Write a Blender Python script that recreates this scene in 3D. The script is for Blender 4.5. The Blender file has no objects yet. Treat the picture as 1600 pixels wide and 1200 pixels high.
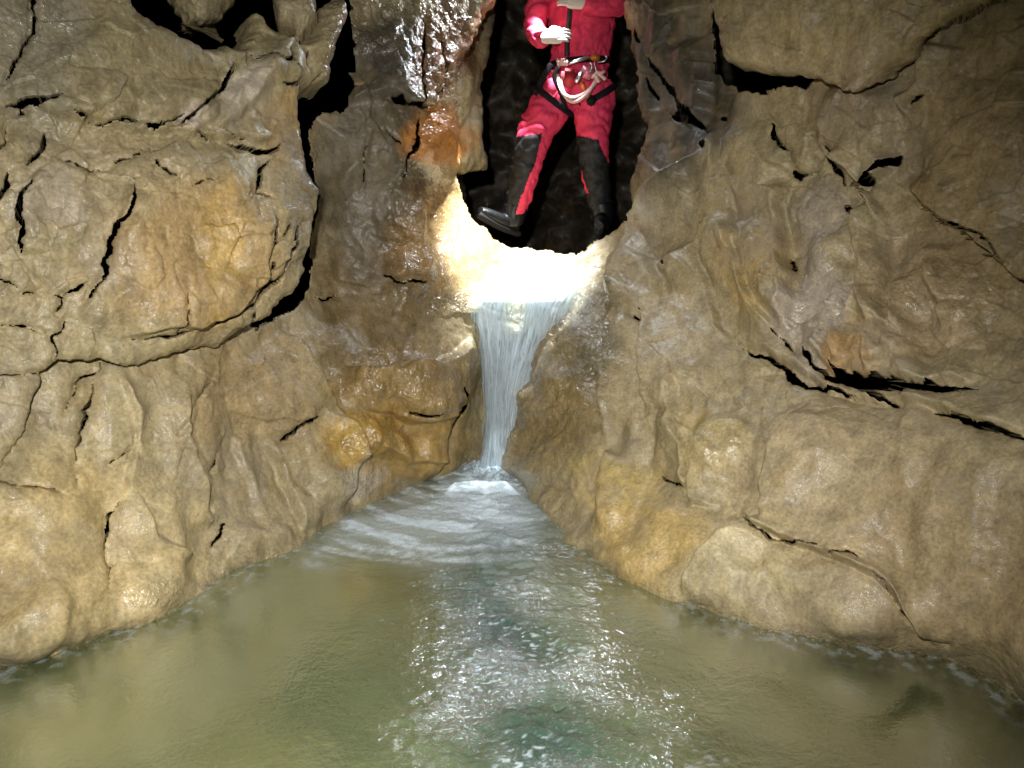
import bpy, bmesh, math, random
import numpy as np
from mathutils import Vector, Matrix

# ------------------------------------------------------------------ camera, world, lamps, exposure
scene = bpy.context.scene
COL = scene.collection
FPX, PITCH, CAMZ = 1156.0, math.radians(12.0), 1.35
cp, sp = math.cos(PITCH), math.sin(PITCH)

cam_d = bpy.data.cameras.new('camera')
cam_d.sensor_width = 36.0
cam_d.lens = 36.0 * FPX / 1600.0
cam_d.clip_start = 0.02
cam_d.clip_end = 200
cam = bpy.data.objects.new('camera', cam_d)
COL.objects.link(cam)
cam.location = (0, 0, CAMZ)
cam.rotation_euler = (math.pi / 2 - PITCH, 0, 0)
scene.camera = cam

world = bpy.data.worlds.new('World')
scene.world = world
world.use_nodes = True
world.node_tree.nodes['Background'].inputs[0].default_value = (0.02, 0.025, 0.03, 1)
world.node_tree.nodes['Background'].inputs[1].default_value = 0.0      # underground: no sky light


def spot(name, loc, target, power, size, blend, radius, color):
    d = bpy.data.lights.new(name, 'SPOT')
    d.energy = power
    d.spot_size = math.radians(size)
    d.spot_blend = blend
    d.shadow_soft_size = radius
    d.color = color
    o = bpy.data.objects.new(name, d)
    COL.objects.link(o)
    o.location = loc
    o.rotation_euler = (Vector(target) - Vector(loc)).to_track_quat('-Z', 'Y').to_euler()
    return o


# the photographer's helmet lamp, a hand's breadth above and left of the lens
spot('photographer_headlamp', (-0.13, -0.03, 1.62), (-0.36, 3.0, 0.42), 470, 104, 1.0, 0.03, (1.0, 0.975, 0.93))
# the caver's helmet lamp, looking down at the lip of the fall
HEADLAMP = (0.22, 4.67, 3.0)
spot('caver_headlamp', HEADLAMP, (0.0, 4.69, 1.17), 1350, 41, 0.6, 0.05, (0.93, 0.97, 1.0))
spot('caver_headlamp_flood', HEADLAMP, (-0.36, 3.85, 1.1), 95, 104, 0.9, 0.025, (0.88, 0.94, 1.0))

scene.view_settings.view_transform = 'Standard'
scene.view_settings.look = 'None'
scene.view_settings.exposure = 0.0
scene.view_settings.gamma = 1.0
scene.cycles.use_denoising = True
scene.cycles.adaptive_threshold = 0.03
scene.cycles.max_bounces = 4
scene.cycles.diffuse_bounces = 2
scene.cycles.glossy_bounces = 2
scene.cycles.transparent_max_bounces = 12
scene.cycles.caustics_reflective = False
scene.cycles.caustics_refractive = False
scene.cycles.sample_clamp_indirect = 4.0

# ------------------------------------------------------------------ numeric helpers
rng = np.random.RandomState(7)
PERM = rng.permutation(256).astype(np.int32)
PERM = np.concatenate([PERM, PERM, PERM])
GR = rng.normal(size=(256, 3)).astype(np.float32)
GR /= np.linalg.norm(GR, axis=1)[:, None]


def perlin(p):
    """gradient noise, p (N,3) -> (N,), about -0.7..0.7"""
    p = np.asarray(p, np.float32)
    i = np.floor(p).astype(np.int32)
    f = p - i
    i &= 255
    u = f * f * f * (f * (f * 6 - 15) + 10)
    out = 0
    for dx in (0, 1):
        a = PERM[i[:, 0] + dx]
        wx = u[:, 0] if dx else 1 - u[:, 0]
        for dy in (0, 1):
            b = PERM[a + i[:, 1] + dy]
            wy = u[:, 1] if dy else 1 - u[:, 1]
            for dz in (0, 1):
                g = GR[PERM[b + i[:, 2] + dz] & 255]
                wz = u[:, 2] if dz else 1 - u[:, 2]
                out = out + wx * wy * wz * (g[:, 0] * (f[:, 0] - dx) + g[:, 1] * (f[:, 1] - dy) + g[:, 2] * (f[:, 2] - dz))
    return out


def noise(p, s, off=0.0, stretch=(1, 1, 1)):
    return perlin(p * (np.array(stretch, np.float32) * s) + off)


def fbm(p, s, off=0.0, oct=3, stretch=(1, 1, 1), gain=0.5):
    r, a = 0, 1.0
    for k in range(oct):
        r = r + a * noise(p, s, off + 17.3 * k, stretch)
        s *= 2.03
        a *= gain
    return r


def sstep(a, b, x):
    t = np.clip((x - a) / (b - a), 0, 1)
    return t * t * (3 - 2 * t)


def unproj(px, py, Y):
    rx = (np.asarray(px) - 800.0) / FPX
    ry = (600.0 - np.asarray(py)) / FPX
    t = np.asarray(Y) / (cp + ry * sp)
    return np.stack(np.broadcast_arrays(rx * t, np.asarray(Y) + 0 * t, CAMZ + t * (-sp + ry * cp)), -1)


def W(px, py, Y):
    return Vector(unproj(px, py, Y).tolist())


def planeY(px, py, z):
    """depth Y at which the ray through a pixel meets the height z"""
    ry = (600.0 - np.asarray(py)) / FPX
    return (z - CAMZ) / (-sp + ry * cp) * (cp + ry * sp)


def proj(P):
    d = P[:, 1] * cp - (P[:, 2] - CAMZ) * sp
    up = P[:, 1] * sp + (P[:, 2] - CAMZ) * cp
    d = np.maximum(d, 0.05)
    return 800 + FPX * P[:, 0] / d, 600 - FPX * up / d


class TPS:
    def __init__(self, pts, lam=2e-4):
        pts = np.array(pts, float)
        self.c = pts[:, :2] / 400.0
        n = len(pts)
        K = self.k(self.c[:, None] - self.c[None]) + lam * np.eye(n)
        Pm = np.hstack([np.ones((n, 1)), self.c])
        A = np.vstack([np.hstack([K, Pm]), np.hstack([Pm.T, np.zeros((3, 3))])])
        s = np.linalg.solve(A, np.concatenate([pts[:, 2], np.zeros(3)]))
        self.w, self.a = s[:n], s[n:]

    @staticmethod
    def k(d):
        r2 = (d ** 2).sum(-1)
        return 0.5 * r2 * np.log(r2 + 1e-9)

    def __call__(self, x, y):
        q = np.stack([x, y], -1) / 400.0
        out = self.a[0] + q @ self.a[1:]
        for i in range(len(self.w)):
            d = q - self.c[i]
            r2 = (d ** 2).sum(-1)
            out = out + self.w[i] * 0.5 * r2 * np.log(r2 + 1e-9)
        return out


def seg_dist(x, y, pts, closed=False):
    """distance to a polyline and the parameter 0..1 along it"""
    pts = np.array(pts, float)
    if closed:
        pts = np.vstack([pts, pts[:1]])
    best = np.full(x.shape, 1e9)
    tt = np.zeros(x.shape)
    L = np.concatenate([[0], np.cumsum(np.linalg.norm(np.diff(pts, axis=0), axis=1))])
    side = np.zeros(x.shape)
    for i in range(len(pts) - 1):
        a, b = pts[i], pts[i + 1]
        d = b - a
        l2 = max((d ** 2).sum(), 1e-9)
        t = np.clip(((x - a[0]) * d[0] + (y - a[1]) * d[1]) / l2, 0, 1)
        ex, ey = x - a[0] - t * d[0], y - a[1] - t * d[1]
        dd = np.hypot(ex, ey)
        m = dd < best
        best = np.where(m, dd, best)
        tt = np.where(m, (L[i] + t * math.sqrt(l2)) / L[-1], tt)
        side = np.where(m, np.sign(d[0] * ey - d[1] * ex), side)
    return best, tt, side


def inside(x, y, poly):
    poly = np.array(poly, float)
    r = np.zeros(x.shape, bool)
    j = len(poly) - 1
    for i in range(len(poly)):
        xi, yi = poly[i]
        xj, yj = poly[j]
        c = ((yi > y) != (yj > y)) & (x < (xj - xi) * (y - yi) / (yj - yi + 1e-12) + xi)
        r ^= c
        j = i
    return r


def poly_sd(x, y, poly, reach=160):
    """signed distance to a polygon, positive inside; only resolved up to reach"""
    p = np.array(poly, float)
    out = np.full(x.shape, -float(reach))
    m = (x > p[:, 0].min() - reach) & (x < p[:, 0].max() + reach) & (y > p[:, 1].min() - reach) & (y < p[:, 1].max() + reach)
    d, _, _ = seg_dist(x[m], y[m], poly, True)
    out[m] = np.where(inside(x[m], y[m], poly), d, -d)
    return out


def mesh_obj(name, V, F, mat, parent=None, smooth=True, normals=None):
    V = np.asarray(V, np.float32)
    F = np.asarray(F, np.int32)
    me = bpy.data.meshes.new(name)
    me.vertices.add(len(V))
    me.vertices.foreach_set('co', V.ravel())
    k = F.shape[1]
    me.loops.add(F.size)
    me.loops.foreach_set('vertex_index', F.ravel())
    me.polygons.add(len(F))
    me.polygons.foreach_set('loop_start', np.arange(0, F.size, k, dtype=np.int32))
    me.polygons.foreach_set('loop_total', np.full(len(F), k, np.int32))
    me.update(calc_edges=True)
    if smooth:
        me.polygons.foreach_set('use_smooth', np.ones(len(F), bool))
    if mat is not None:
        me.materials.append(mat)
    o = bpy.data.objects.new(name, me)
    COL.objects.link(o)
    o.parent = parent
    return o


def attr_color(o, name, arr):
    a = o.data.attributes.new(name, 'FLOAT_COLOR', 'POINT')
    c = np.ones((len(arr), 4), np.float32)
    c[:, :3] = arr
    a.data.foreach_set('color', c.ravel())


def attr_float(o, name, arr):
    a = o.data.attributes.new(name, 'FLOAT', 'POINT')
    a.data.foreach_set('value', np.asarray(arr, np.float32))


def empty(name, loc=(0, 0, 0)):
    o = bpy.data.objects.new(name, None)
    o.empty_display_size = 0.1
    COL.objects.link(o)
    o.location = loc
    return o


def tag(o, label=None, cat=None, group=None, kind=None):
    for k, v in (('label', label), ('category', cat), ('group', group), ('kind', kind)):
        if v:
            o[k] = v
    return o


def srgb(r, g, b):
    f = lambda c: (c / 255) / 12.92 if c <= 10 else (((c / 255) + 0.055) / 1.055) ** 2.4
    return np.array([f(r), f(g), f(b)])


# ------------------------------------------------------------------ materials
def new_mat(name):
    m = bpy.data.materials.new(name)
    m.use_nodes = True
    nt = m.node_tree
    nt.nodes.clear()
    out = nt.nodes.new('ShaderNodeOutputMaterial')
    return m, nt, out


def N(nt, t, **kw):
    n = nt.nodes.new(t)
    for k, v in kw.items():
        if k.startswith('_'):
            setattr(n, k[1:], v)
        else:
            n.inputs[k].default_value = v
    return n


def ramp(nt, src, stops):
    r = nt.nodes.new('ShaderNodeValToRGB')
    e = r.color_ramp.elements
    while len(e) < len(stops):
        e.new(0.5)
    for el, (p, c) in zip(e, stops):
        el.position = p
        el.color = (c, c, c, 1) if not hasattr(c, '__len__') else (*c, 1)
    nt.links.new(src, r.inputs[0])
    return r.outputs[0]


def mixc(nt, mode, fac, a, b):
    m = nt.nodes.new('ShaderNodeMix')
    m.data_type = 'RGBA'
    m.blend_type = mode
    for s, v in ((m.inputs[0], fac), (m.inputs[6], a), (m.inputs[7], b)):
        if hasattr(v, 'is_output'):
            nt.links.new(v, s)
        elif hasattr(v, '__len__'):
            s.default_value = (*v, 1)
        else:
            s.default_value = v
    return m.outputs[2]


def math_n(nt, op, a, b=None, clamp=False):
    m = nt.nodes.new('ShaderNodeMath')
    m.operation = op
    m.use_clamp = clamp
    for s, v in ((m.inputs[0], a), (m.inputs[1], b)):
        if v is None:
            continue
        if hasattr(v, 'is_output'):
            nt.links.new(v, s)
        else:
            s.default_value = v
    return m.outputs[0]


def rock_material():
    m, nt, out = new_mat('wet_limestone')
    tc = N(nt, 'ShaderNodeNewGeometry').outputs['Position']
    tint = N(nt, 'ShaderNodeAttribute', _attribute_name='tint').outputs['Color']
    wet = N(nt, 'ShaderNodeAttribute', _attribute_name='wet').outputs['Fac']

    def nz(scale, detail=4, rough=0.55, dist=0.0, vec=tc):
        n = N(nt, 'ShaderNodeTexNoise', Scale=scale, Detail=detail, Roughness=rough, Distortion=dist)
        nt.links.new(vec, n.inputs['Vector'])
        return n.outputs['Fac']
    mp = N(nt, 'ShaderNodeMapping')
    mp.inputs['Scale'].default_value = (1, 1, 0.28)
    nt.links.new(tc, mp.inputs['Vector'])
    streak = nz(22, 2, 0.6, 0.4, mp.outputs[0])
    big = nz(3.2, 3, 0.6, 0.8)
    mid = nz(14, 3, 0.62, 0.5)
    fine = nz(85, 3, 0.65)
    c = mixc(nt, 'MULTIPLY', 1.0, tint, ramp(nt, mid, [(0.25, 0.72), (0.5, 1.0), (0.75, 1.28)]))
    c = mixc(nt, 'MULTIPLY', 0.75, c, ramp(nt, streak, [(0.3, 0.74), (0.5, 1.0), (0.72, 1.2)]))
    c = mixc(nt, 'MULTIPLY', 0.8, c, ramp(nt, fine, [(0.3, 0.66), (0.5, 1.0), (0.7, 1.32)]))
    c = mixc(nt, 'MIX', math_n(nt, 'MULTIPLY', ramp(nt, big, [(0.52, 0.0), (0.7, 1.0)]), 0.42), c, (0.30, 0.255, 0.20))
    ochre = nz(5.5, 2, 0.6, 1.0)
    c = mixc(nt, 'MIX', math_n(nt, 'MULTIPLY', ramp(nt, ochre, [(0.55, 0.0), (0.74, 1.0)]), 0.3), c, (0.32, 0.21, 0.08))
    b = N(nt, 'ShaderNodeBsdfPrincipled')
    nt.links.new(c, b.inputs['Base Color'])
    r = math_n(nt, 'ADD', ramp(nt, mid, [(0.3, 0.46), (0.7, 0.66)]), math_n(nt, 'MULTIPLY', wet, -0.30), True)
    nt.links.new(r, b.inputs['Roughness'])
    b.inputs['Specular IOR Level'].default_value = 0.42
    nt.links.new(math_n(nt, 'MULTIPLY', wet, 0.9), b.inputs['Coat Weight'])
    b.inputs['Coat Roughness'].default_value = 0.1
    b1 = N(nt, 'ShaderNodeBump', Strength=0.25, Distance=0.012)
    nt.links.new(nz(34, 4, 0.6, 0.3), b1.inputs['Height'])
    b2 = N(nt, 'ShaderNodeBump', Strength=0.35, Distance=0.005)
    nt.links.new(fine, b2.inputs['Height'])
    nt.links.new(b1.outputs[0], b2.inputs['Normal'])
    b3 = N(nt, 'ShaderNodeBump', Distance=0.010)
    nt.links.new(wet, b3.inputs['Strength'])
    nt.links.new(nz(62, 2, 0.5, 0.6), b3.inputs['Height'])
    nt.links.new(b2.outputs[0], b3.inputs['Normal'])
    nt.links.new(b3.outputs[0], b.inputs['Normal'])
    nt.links.new(b3.outputs[0], b.inputs['Coat Normal'])
    nt.links.new(b.outputs[0], out.inputs[0])
    return m


ROCK = rock_material()


def simple(name, color, rough=0.5, metal=0.0, bump=0.0, bscale=60, var=0.0, spec=0.5, sheen=0.0):
    m, nt, out = new_mat(name)
    b = N(nt, 'ShaderNodeBsdfPrincipled', Roughness=rough, Metallic=metal)
    b.inputs['Specular IOR Level'].default_value = spec
    b.inputs['Sheen Weight'].default_value = sheen
    tc = N(nt, 'ShaderNodeNewGeometry').outputs['Position']
    n = N(nt, 'ShaderNodeTexNoise', Scale=bscale, Detail=4.0, Roughness=0.6)
    nt.links.new(tc, n.inputs['Vector'])
    col = mixc(nt, 'MULTIPLY', 1.0, tuple(color), ramp(nt, n.outputs['Fac'], [(0.3, 1 - var), (0.7, 1 + var)]))
    nt.links.new(col, b.inputs['Base Color'])
    if bump:
        bp = N(nt, 'ShaderNodeBump', Strength=bump, Distance=0.01)
        nt.links.new(n.outputs['Fac'], bp.inputs['Height'])
        nt.links.new(bp.outputs[0], b.inputs['Normal'])
    nt.links.new(b.outputs[0], out.inputs[0])
    return m


# ------------------------------------------------------------------ the rock: traced relief on measured depths
WATERLINE = [(-260, 1130), (-60, 1070), (40, 1040), (110, 1012), (185, 990), (255, 962), (330, 930), (395, 880), (480, 850), (560, 800), (640, 768),
             (700, 745), (735, 735)]
WATERLINE_R = [(820, 745), (830, 790), (870, 845), (960, 890), (1060, 940), (1130, 965), (1200, 985), (1330, 1012), (1480, 1035), (1600, 1110), (1800, 1190)]

ctrl = []
for y, row in (
    (-500, [(-600, 2.4), (0, 2.9), (300, 3.5), (600, 4.3), (1000, 4.4), (1300, 3.5), (1600, 2.8), (2200, 2.2)]),
    (-150, [(-600, 2.0), (0, 2.75), (250, 3.1), (420, 3.5), (560, 4.1), (700, 4.4), (1000, 4.35), (1100, 3.95), (1300, 3.4), (1600, 2.7), (2200, 2.0)]),
    (100, [(-600, 1.9), (0, 2.75), (200, 3.05), (400, 3.6), (520, 4.0), (600, 4.05), (690, 4.2), (740, 4.45), (985, 4.35), (1060, 4.15), (1130, 3.75), (1300, 3.25), (1450, 2.9), (1600, 2.6), (2200, 1.9)]),
    (300, [(-600, 1.8), (0, 2.65), (200, 2.95), (400, 3.45), (520, 3.92), (600, 4.0), (650, 4.14), (680, 4.40), (725, 4.68), (985, 4.5), (1010, 4.12), (1080, 3.8), (1200, 3.45), (1400, 2.95), (1600, 2.5), (2200, 1.8)]),
    (230, [(650, 4.05), (690, 4.26), (725, 4.5)]),
    (345, [(660, 4.20), (700, 4.46), (745, 4.66), (968, 4.64)]),
    (388, [(800, 4.70), (850, 4.72), (900, 4.70)]),
    (400, [(650, 4.06), (700, 4.27), (740, 4.45), (940, 4.5), (975, 4.2)]),
    (430, [(640, 3.98), (700, 4.16), (760, 4.42), (830, 4.52), (890, 4.42)]),
    (480, [(-600, 1.7), (0, 2.5), (200, 2.8), (400, 3.3), (520, 3.78), (620, 3.93), (715, 4.08), (755, 4.14), (800, 4.20), (850, 4.19), (885, 4.12), (940, 3.95), (1000, 3.75), (1100, 3.45), (1300, 2.95), (1600, 2.4), (2200, 1.7)]),
    (600, [(0, 2.38), (200, 2.66), (400, 3.08), (520, 3.45), (600, 3.62), (690, 3.82), (745, 4.05), (785, 4.28), (835, 3.98), (900, 3.72), (1000, 3.38), (1100, 3.1), (1300, 2.75), (1600, 2.2), (2200, 1.6)]),
    (700, [(-600, 1.6), (0, 2.27), (200, 2.6), (400, 3.05), (550, 3.45), (650, 3.7), (705, 3.85), (750, 4.1), (785, 4.22), (825, 3.92), (900, 3.48), (1000, 3.15), (1200, 2.7), (1400, 2.4), (1600, 2.05), (2200, 1.55)]),
    (800, [(0, 2.2), (200, 2.5), (350, 2.8), (450, 3.05), (870, 3.25), (950, 3.0), (1100, 2.7), (1300, 2.42), (1600, 1.97)]),
    (900, [(-600, 1.5), (0, 2.16), (170, 2.42), (300, 2.58), (1060, 2.6), (1200, 2.43), (1400, 2.2), (1600, 1.92), (2200, 1.5)]),
):
    ctrl += [(x, y, d) for x, d in row]
for x, y in WATERLINE[1:-1] + WATERLINE_R[1:]:
    ctrl.append((x, y, float(planeY(x, y, 0.0))))
for x, y in [(40, 1120), (250, 1045), (480, 940), (640, 860), (780, 800), (900, 930), (1060, 1020), (1300, 1090), (1500, 1120), (1650, 1190), (-100, 1160)]:
    ctrl.append((x, y, float(planeY(x, y, -0.35))))
for x, y in [(300, 1250), (640, 1100), (900, 1150), (1250, 1250)]:
    ctrl.append((x, y, float(planeY(x, y, -0.9))))
DEPTH = TPS(ctrl)

SLOT = [(780, -800), (784, -10), (762, 18), (757, 48), (746, 76), (731, 108), (729, 150), (732, 190), (727, 226), (723, 258), (719, 280),
        (724, 304), (735, 330), (752, 350), (775, 366), (800, 380), (840, 387), (885, 387), (912, 381), (922, 366), (944, 358), (958, 344), (978, 326),
        (974, 300), (982, 262), (984, 232), (992, 200), (981, 160), (984, 105), (974, 62), (962, 0), (960, -800)]

# big blocks that stand proud of the wall
LEFT_BOULDER = [(-700, -700), (140, -700), (205, -40), (216, 6), (250, 37), (268, 47), (282, 56), (302, 62), (322, 74), (340, 75), (352, 69), (368, 70), (382, 64),
                (398, 48), (406, 22), (416, 8), (430, 12), (436, 26), (448, 38), (466, 46), (476, 56), (486, 58), (500, 46), (510, 30), (512, 8), (548, -20), (556, 10),
                (546, 44), (536, 66), (530, 90), (536, 116), (512, 120), (500, 130), (482, 130), (470, 127), (474, 142), (480, 165), (484, 210),
                (497, 255), (506, 295), (500, 335), (497, 375), (501, 420), (494, 444), (470, 472), (438, 502), (405, 520), (352, 551), (272, 558), (203, 574),
                (166, 563), (120, 566), (96, 562), (72, 585), (68, 610), (56, 640), (46, 674), (30, 700), (14, 722), (3, 752), (-300, 800), (-700, 900)]
RIGHT_BLOCK = [(1086, -300), (1094, 0), (1106, 44), (1112, 72), (1118, 88), (1140, 104), (1180, 118), (1222, 128), (1280, 138), (1338, 145), (1384, 135), (1408, 116),
               (1424, 82), (1440, 60), (1482, 22), (1540, -12), (1700, -60), (1700, -300)]
WEDGE = [(1184, 130), (1240, 133), (1252, 150), (1258, 180), (1272, 208), (1276, 240), (1268, 262), (1254, 270), (1240, 268), (1228, 258), (1224, 240), (1204, 208), (1192, 176)]
STONE_A = [(230, -120), (236, -20), (248, 10), (262, 28), (280, 38), (296, 38), (310, 42), (316, 44), (322, 48), (340, 46), (352, 40), (366, 34), (376, 18), (388, -2), (392, -120)]
STONE_B = [(420, -110), (424, -6), (432, 12), (450, 22), (462, 34), (470, 36), (484, 26), (496, 14), (494, 0), (488, -110)]

VOIDS = [[(205, -600), (150, 0), (300, 120), (430, 150), (440, 400), (380, 500), (392, 518), (427, 500), (452, 488), (474, 470), (495, 446), (497, 428), (492, 400), (490, 350),
          (497, 308), (493, 288), (483, 245), (482, 205), (500, 174), (520, 174), (541, 166), (547, 140), (546, 100), (550, 60), (556, -10), (560, -600)],
         [(1088, -500), (1096, 0), (1106, 60), (1111, 96), (1136, 122), (1160, 136), (1186, 152), (1200, 128), (1260, 136), (1320, 60), (1250, -500)]]

# cracks: points, width in px, carve depth in m
CRACKS_BOULDER = [
    ([(57, -60), (57, 0), (58, 25), (50, 50), (40, 70), (20, 100), (11, 128)], 5, .06),
    ([(8, 158), (40, 156), (62, 160), (85, 156), (100, 147)], 9, .08),
    ([(36, 162), (38, 170), (30, 173)], 5, .04),
    ([(14, 190), (12, 215), (0, 226), (-40, 230)], 5, .06),
    ([(73, 200), (70, 225), (55, 240), (44, 255)], 9, .08),
    ([(15, 260), (14, 285), (0, 303), (-30, 325)], 10, .08),
    ([(60, 264), (45, 285), (32, 305), (29, 330), (33, 365), (36, 398)], 7, .08),
    ([(105, 178), (150, 190), (180, 194), (205, 188)], 3, .03), ([(183, 188), (214, 188)], 4, .04),
    ([(218, 198), (240, 201), (265, 190), (288, 180)], 6, .07),
    ([(363, 103), (352, 130), (330, 155), (305, 175), (285, 192), (278, 208)], 6.5, .08),
    ([(305, 205), (336, 214)], 3, .03), ([(345, 202), (390, 214)], 2.5, .02),
    ([(360, 220), (400, 232), (430, 233), (446, 224), (452, 220)], 10, .08),
    ([(432, 244), (412, 265), (405, 285), (403, 302)], 9, .07), ([(394, 300), (425, 306)], 5, .04),
    ([(100, 252), (140, 264), (168, 266)], 2.5, .03), ([(170, 264), (185, 252), (205, 248), (225, 232)], 4.5, .05),
    ([(240, 252), (245, 262), (280, 288)], 4, .04), ([(288, 298), (310, 288), (338, 284)], 2.5, .03),
    ([(200, 280), (208, 298), (205, 315), (195, 340), (180, 350), (170, 375), (163, 410), (160, 430), (148, 445), (138, 472)], 6, .08),
    ([(0, 438), (15, 440), (28, 452)], 3, .03), ([(35, 459), (65, 453)], 2, .02), ([(80, 457), (100, 462), (120, 452), (140, 440)], 4, .05),
    ([(100, 460), (100, 475), (90, 490)], 3, .04), ([(104, 498), (100, 518), (85, 528), (92, 545), (92, 562)], 5, .06),
    ([(0, 512), (40, 510), (80, 520)], 2, .02), ([(0, 590), (30, 585), (70, 583)], 2, .02),
    ([(285, 446), (280, 470), (277, 490), (276, 522)], 3, .04),
    ([(422, 340), (425, 365), (415, 398)], 5, .05), ([(446, 350), (434, 378)], 4, .04), ([(470, 345), (455, 370), (452, 400), (450, 425), (438, 442)], 7, .07),
    ([(484, 325), (488, 370), (489, 410)], 5, .05), ([(420, 405), (427, 430), (427, 445), (400, 455), (382, 472)], 6, .06),
    ([(196, 532), (250, 528), (300, 515), (330, 505), (352, 493)], 3.5, .04), ([(325, 517), (360, 490), (400, 478), (430, 450), (452, 428)], 9, .07),
    ([(324, 533), (310, 550), (303, 558)], 4, .04), ([(405, 488), (397, 522)], 3, .03),
    ([(390, 86), (415, 90), (430, 97), (445, 98), (448, 82), (456, 66)], 5, .06), ([(430, 136), (450, 137), (470, 124)], 5, .05),
    ([(484, 70), (488, 95), (494, 112)], 2.5, .03), ([(512, 100), (506, 118)], 2, .02),
]
CRACKS_WALL = [
    ([(160, 562), (158, 578), (125, 590), (117, 602)], 4.5, .05),
    ([(148, 585), (145, 610), (140, 630), (130, 640), (138, 650), (128, 670), (122, 700), (116, 730)], 5.5, .06),
    ([(120, 600), (118, 615), (100, 645)], 2.5, .02), ([(168, 726), (190, 712), (208, 704)], 3, .03), ([(496, 646), (470, 664), (445, 688), (438, 697)], 6, .06),
    ([(345, 712), (330, 738)], 3, .03), ([(190, 781), (168, 800), (162, 830), (153, 860), (152, 890), (162, 920), (166, 934)], 5, .06),
    ([(359, 812), (350, 835), (337, 855)], 5, .05), ([(340, 583), (300, 640), (275, 675)], 2, .02), ([(0, 752), (40, 758), (88, 771)], 3, .03), ([(118, 745), (116, 760)], 3, .03),
    ([(713, 600), (722, 620), (710, 660), (707, 702)], 7, .07), ([(628, 639), (655, 645), (678, 640)], 4.5, .05), ([(500, 462), (515, 467), (533, 458)], 3, .03),
    ([(588, 424), (620, 440), (668, 442)], 4, .03), ([(668, 20), (668, 80), (667, 164)], 6, .06), ([(606, 147), (640, 157), (686, 166)], 5.5, .05),
    ([(686, 168), (698, 140), (708, 105), (700, 60), (672, 45)], 3, .03), ([(578, 203), (570, 240), (568, 295)], 2, .02), ([(664, 168), (660, 220), (640, 285)], 4, .04),
    ([(600, 200), (612, 208), (634, 230)], 4, .04), ([(544, 40), (548, 20)], 4, .04),
    ([(1008, 86), (1030, 122), (1060, 158), (1090, 196)], 12, .09), ([(1000, 118), (1022, 160)], 5, .05), ([(1040, 176), (1062, 182), (1086, 192)], 12, .08),
    ([(972, 36), (990, 66)], 8, .06), ([(1112, 180), (1120, 184)], 6, .05), ([(1096, 215), (1098, 230)], 8, .05),
    ([(1104, 96), (1130, 124), (1160, 136), (1186, 142)], 22, .12), ([(1196, 192), (1207, 215), (1224, 238)], 9, .07), ([(1228, 264), (1245, 272), (1260, 270)], 10, .06),
    ([(1262, 210), (1280, 240), (1300, 265), (1318, 294)], 8, .07), ([(1290, 226), (1304, 246)], 3, .03), ([(1345, 297), (1360, 285), (1375, 265), (1404, 242)], 9, .07),
    ([(1318, 314), (1328, 330), (1338, 345)], 8, .06), ([(1412, 300), (1440, 315), (1465, 335), (1500, 355), (1540, 365), (1565, 390), (1584, 418)], 5, .06),
    ([(1578, 428), (1600, 442), (1680, 470)], 8, .06), ([(1146, 532), (1170, 548), (1195, 560), (1220, 565), (1235, 590), (1265, 605), (1300, 613), (1345, 624)], 7, .07),
    ([(1203, 515), (1225, 535), (1250, 557)], 4, .05), ([(1250, 532), (1275, 575), (1300, 597), (1340, 605), (1374, 622), (1420, 644)], 10, .08),
    ([(1300, 567), (1315, 588), (1345, 600), (1400, 608), (1440, 612), (1480, 608), (1528, 606)], 17, .10),
    ([(1456, 643), (1500, 655), (1540, 670), (1600, 681), (1700, 700)], 7, .07), ([(1020, 737), (1045, 750), (1078, 770)], 5, .05),
    ([(1148, 805), (1170, 815), (1195, 835), (1225, 850), (1262, 858), (1300, 864)], 5, .06), ([(1306, 878), (1335, 873), (1352, 879)], 4, .04),
    ([(1360, 898), (1385, 920), (1410, 950), (1434, 972)], 3.5, .05), ([(1452, 988), (1482, 1005)], 3, .03), ([(1010, 482), (1018, 520), (1012, 560), (1015, 650)], 2.5, .03),
    ([(996, 503), (1012, 510)], 3, .03), ([(1034, 402), (1046, 420)], 3.5, .03), ([(1450, 145), (1420, 165)], 3, .03), ([(1238, 400), (1246, 430)], 4, .03), ([(960, 550), (962, 570)], 2, .02),
]

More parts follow.
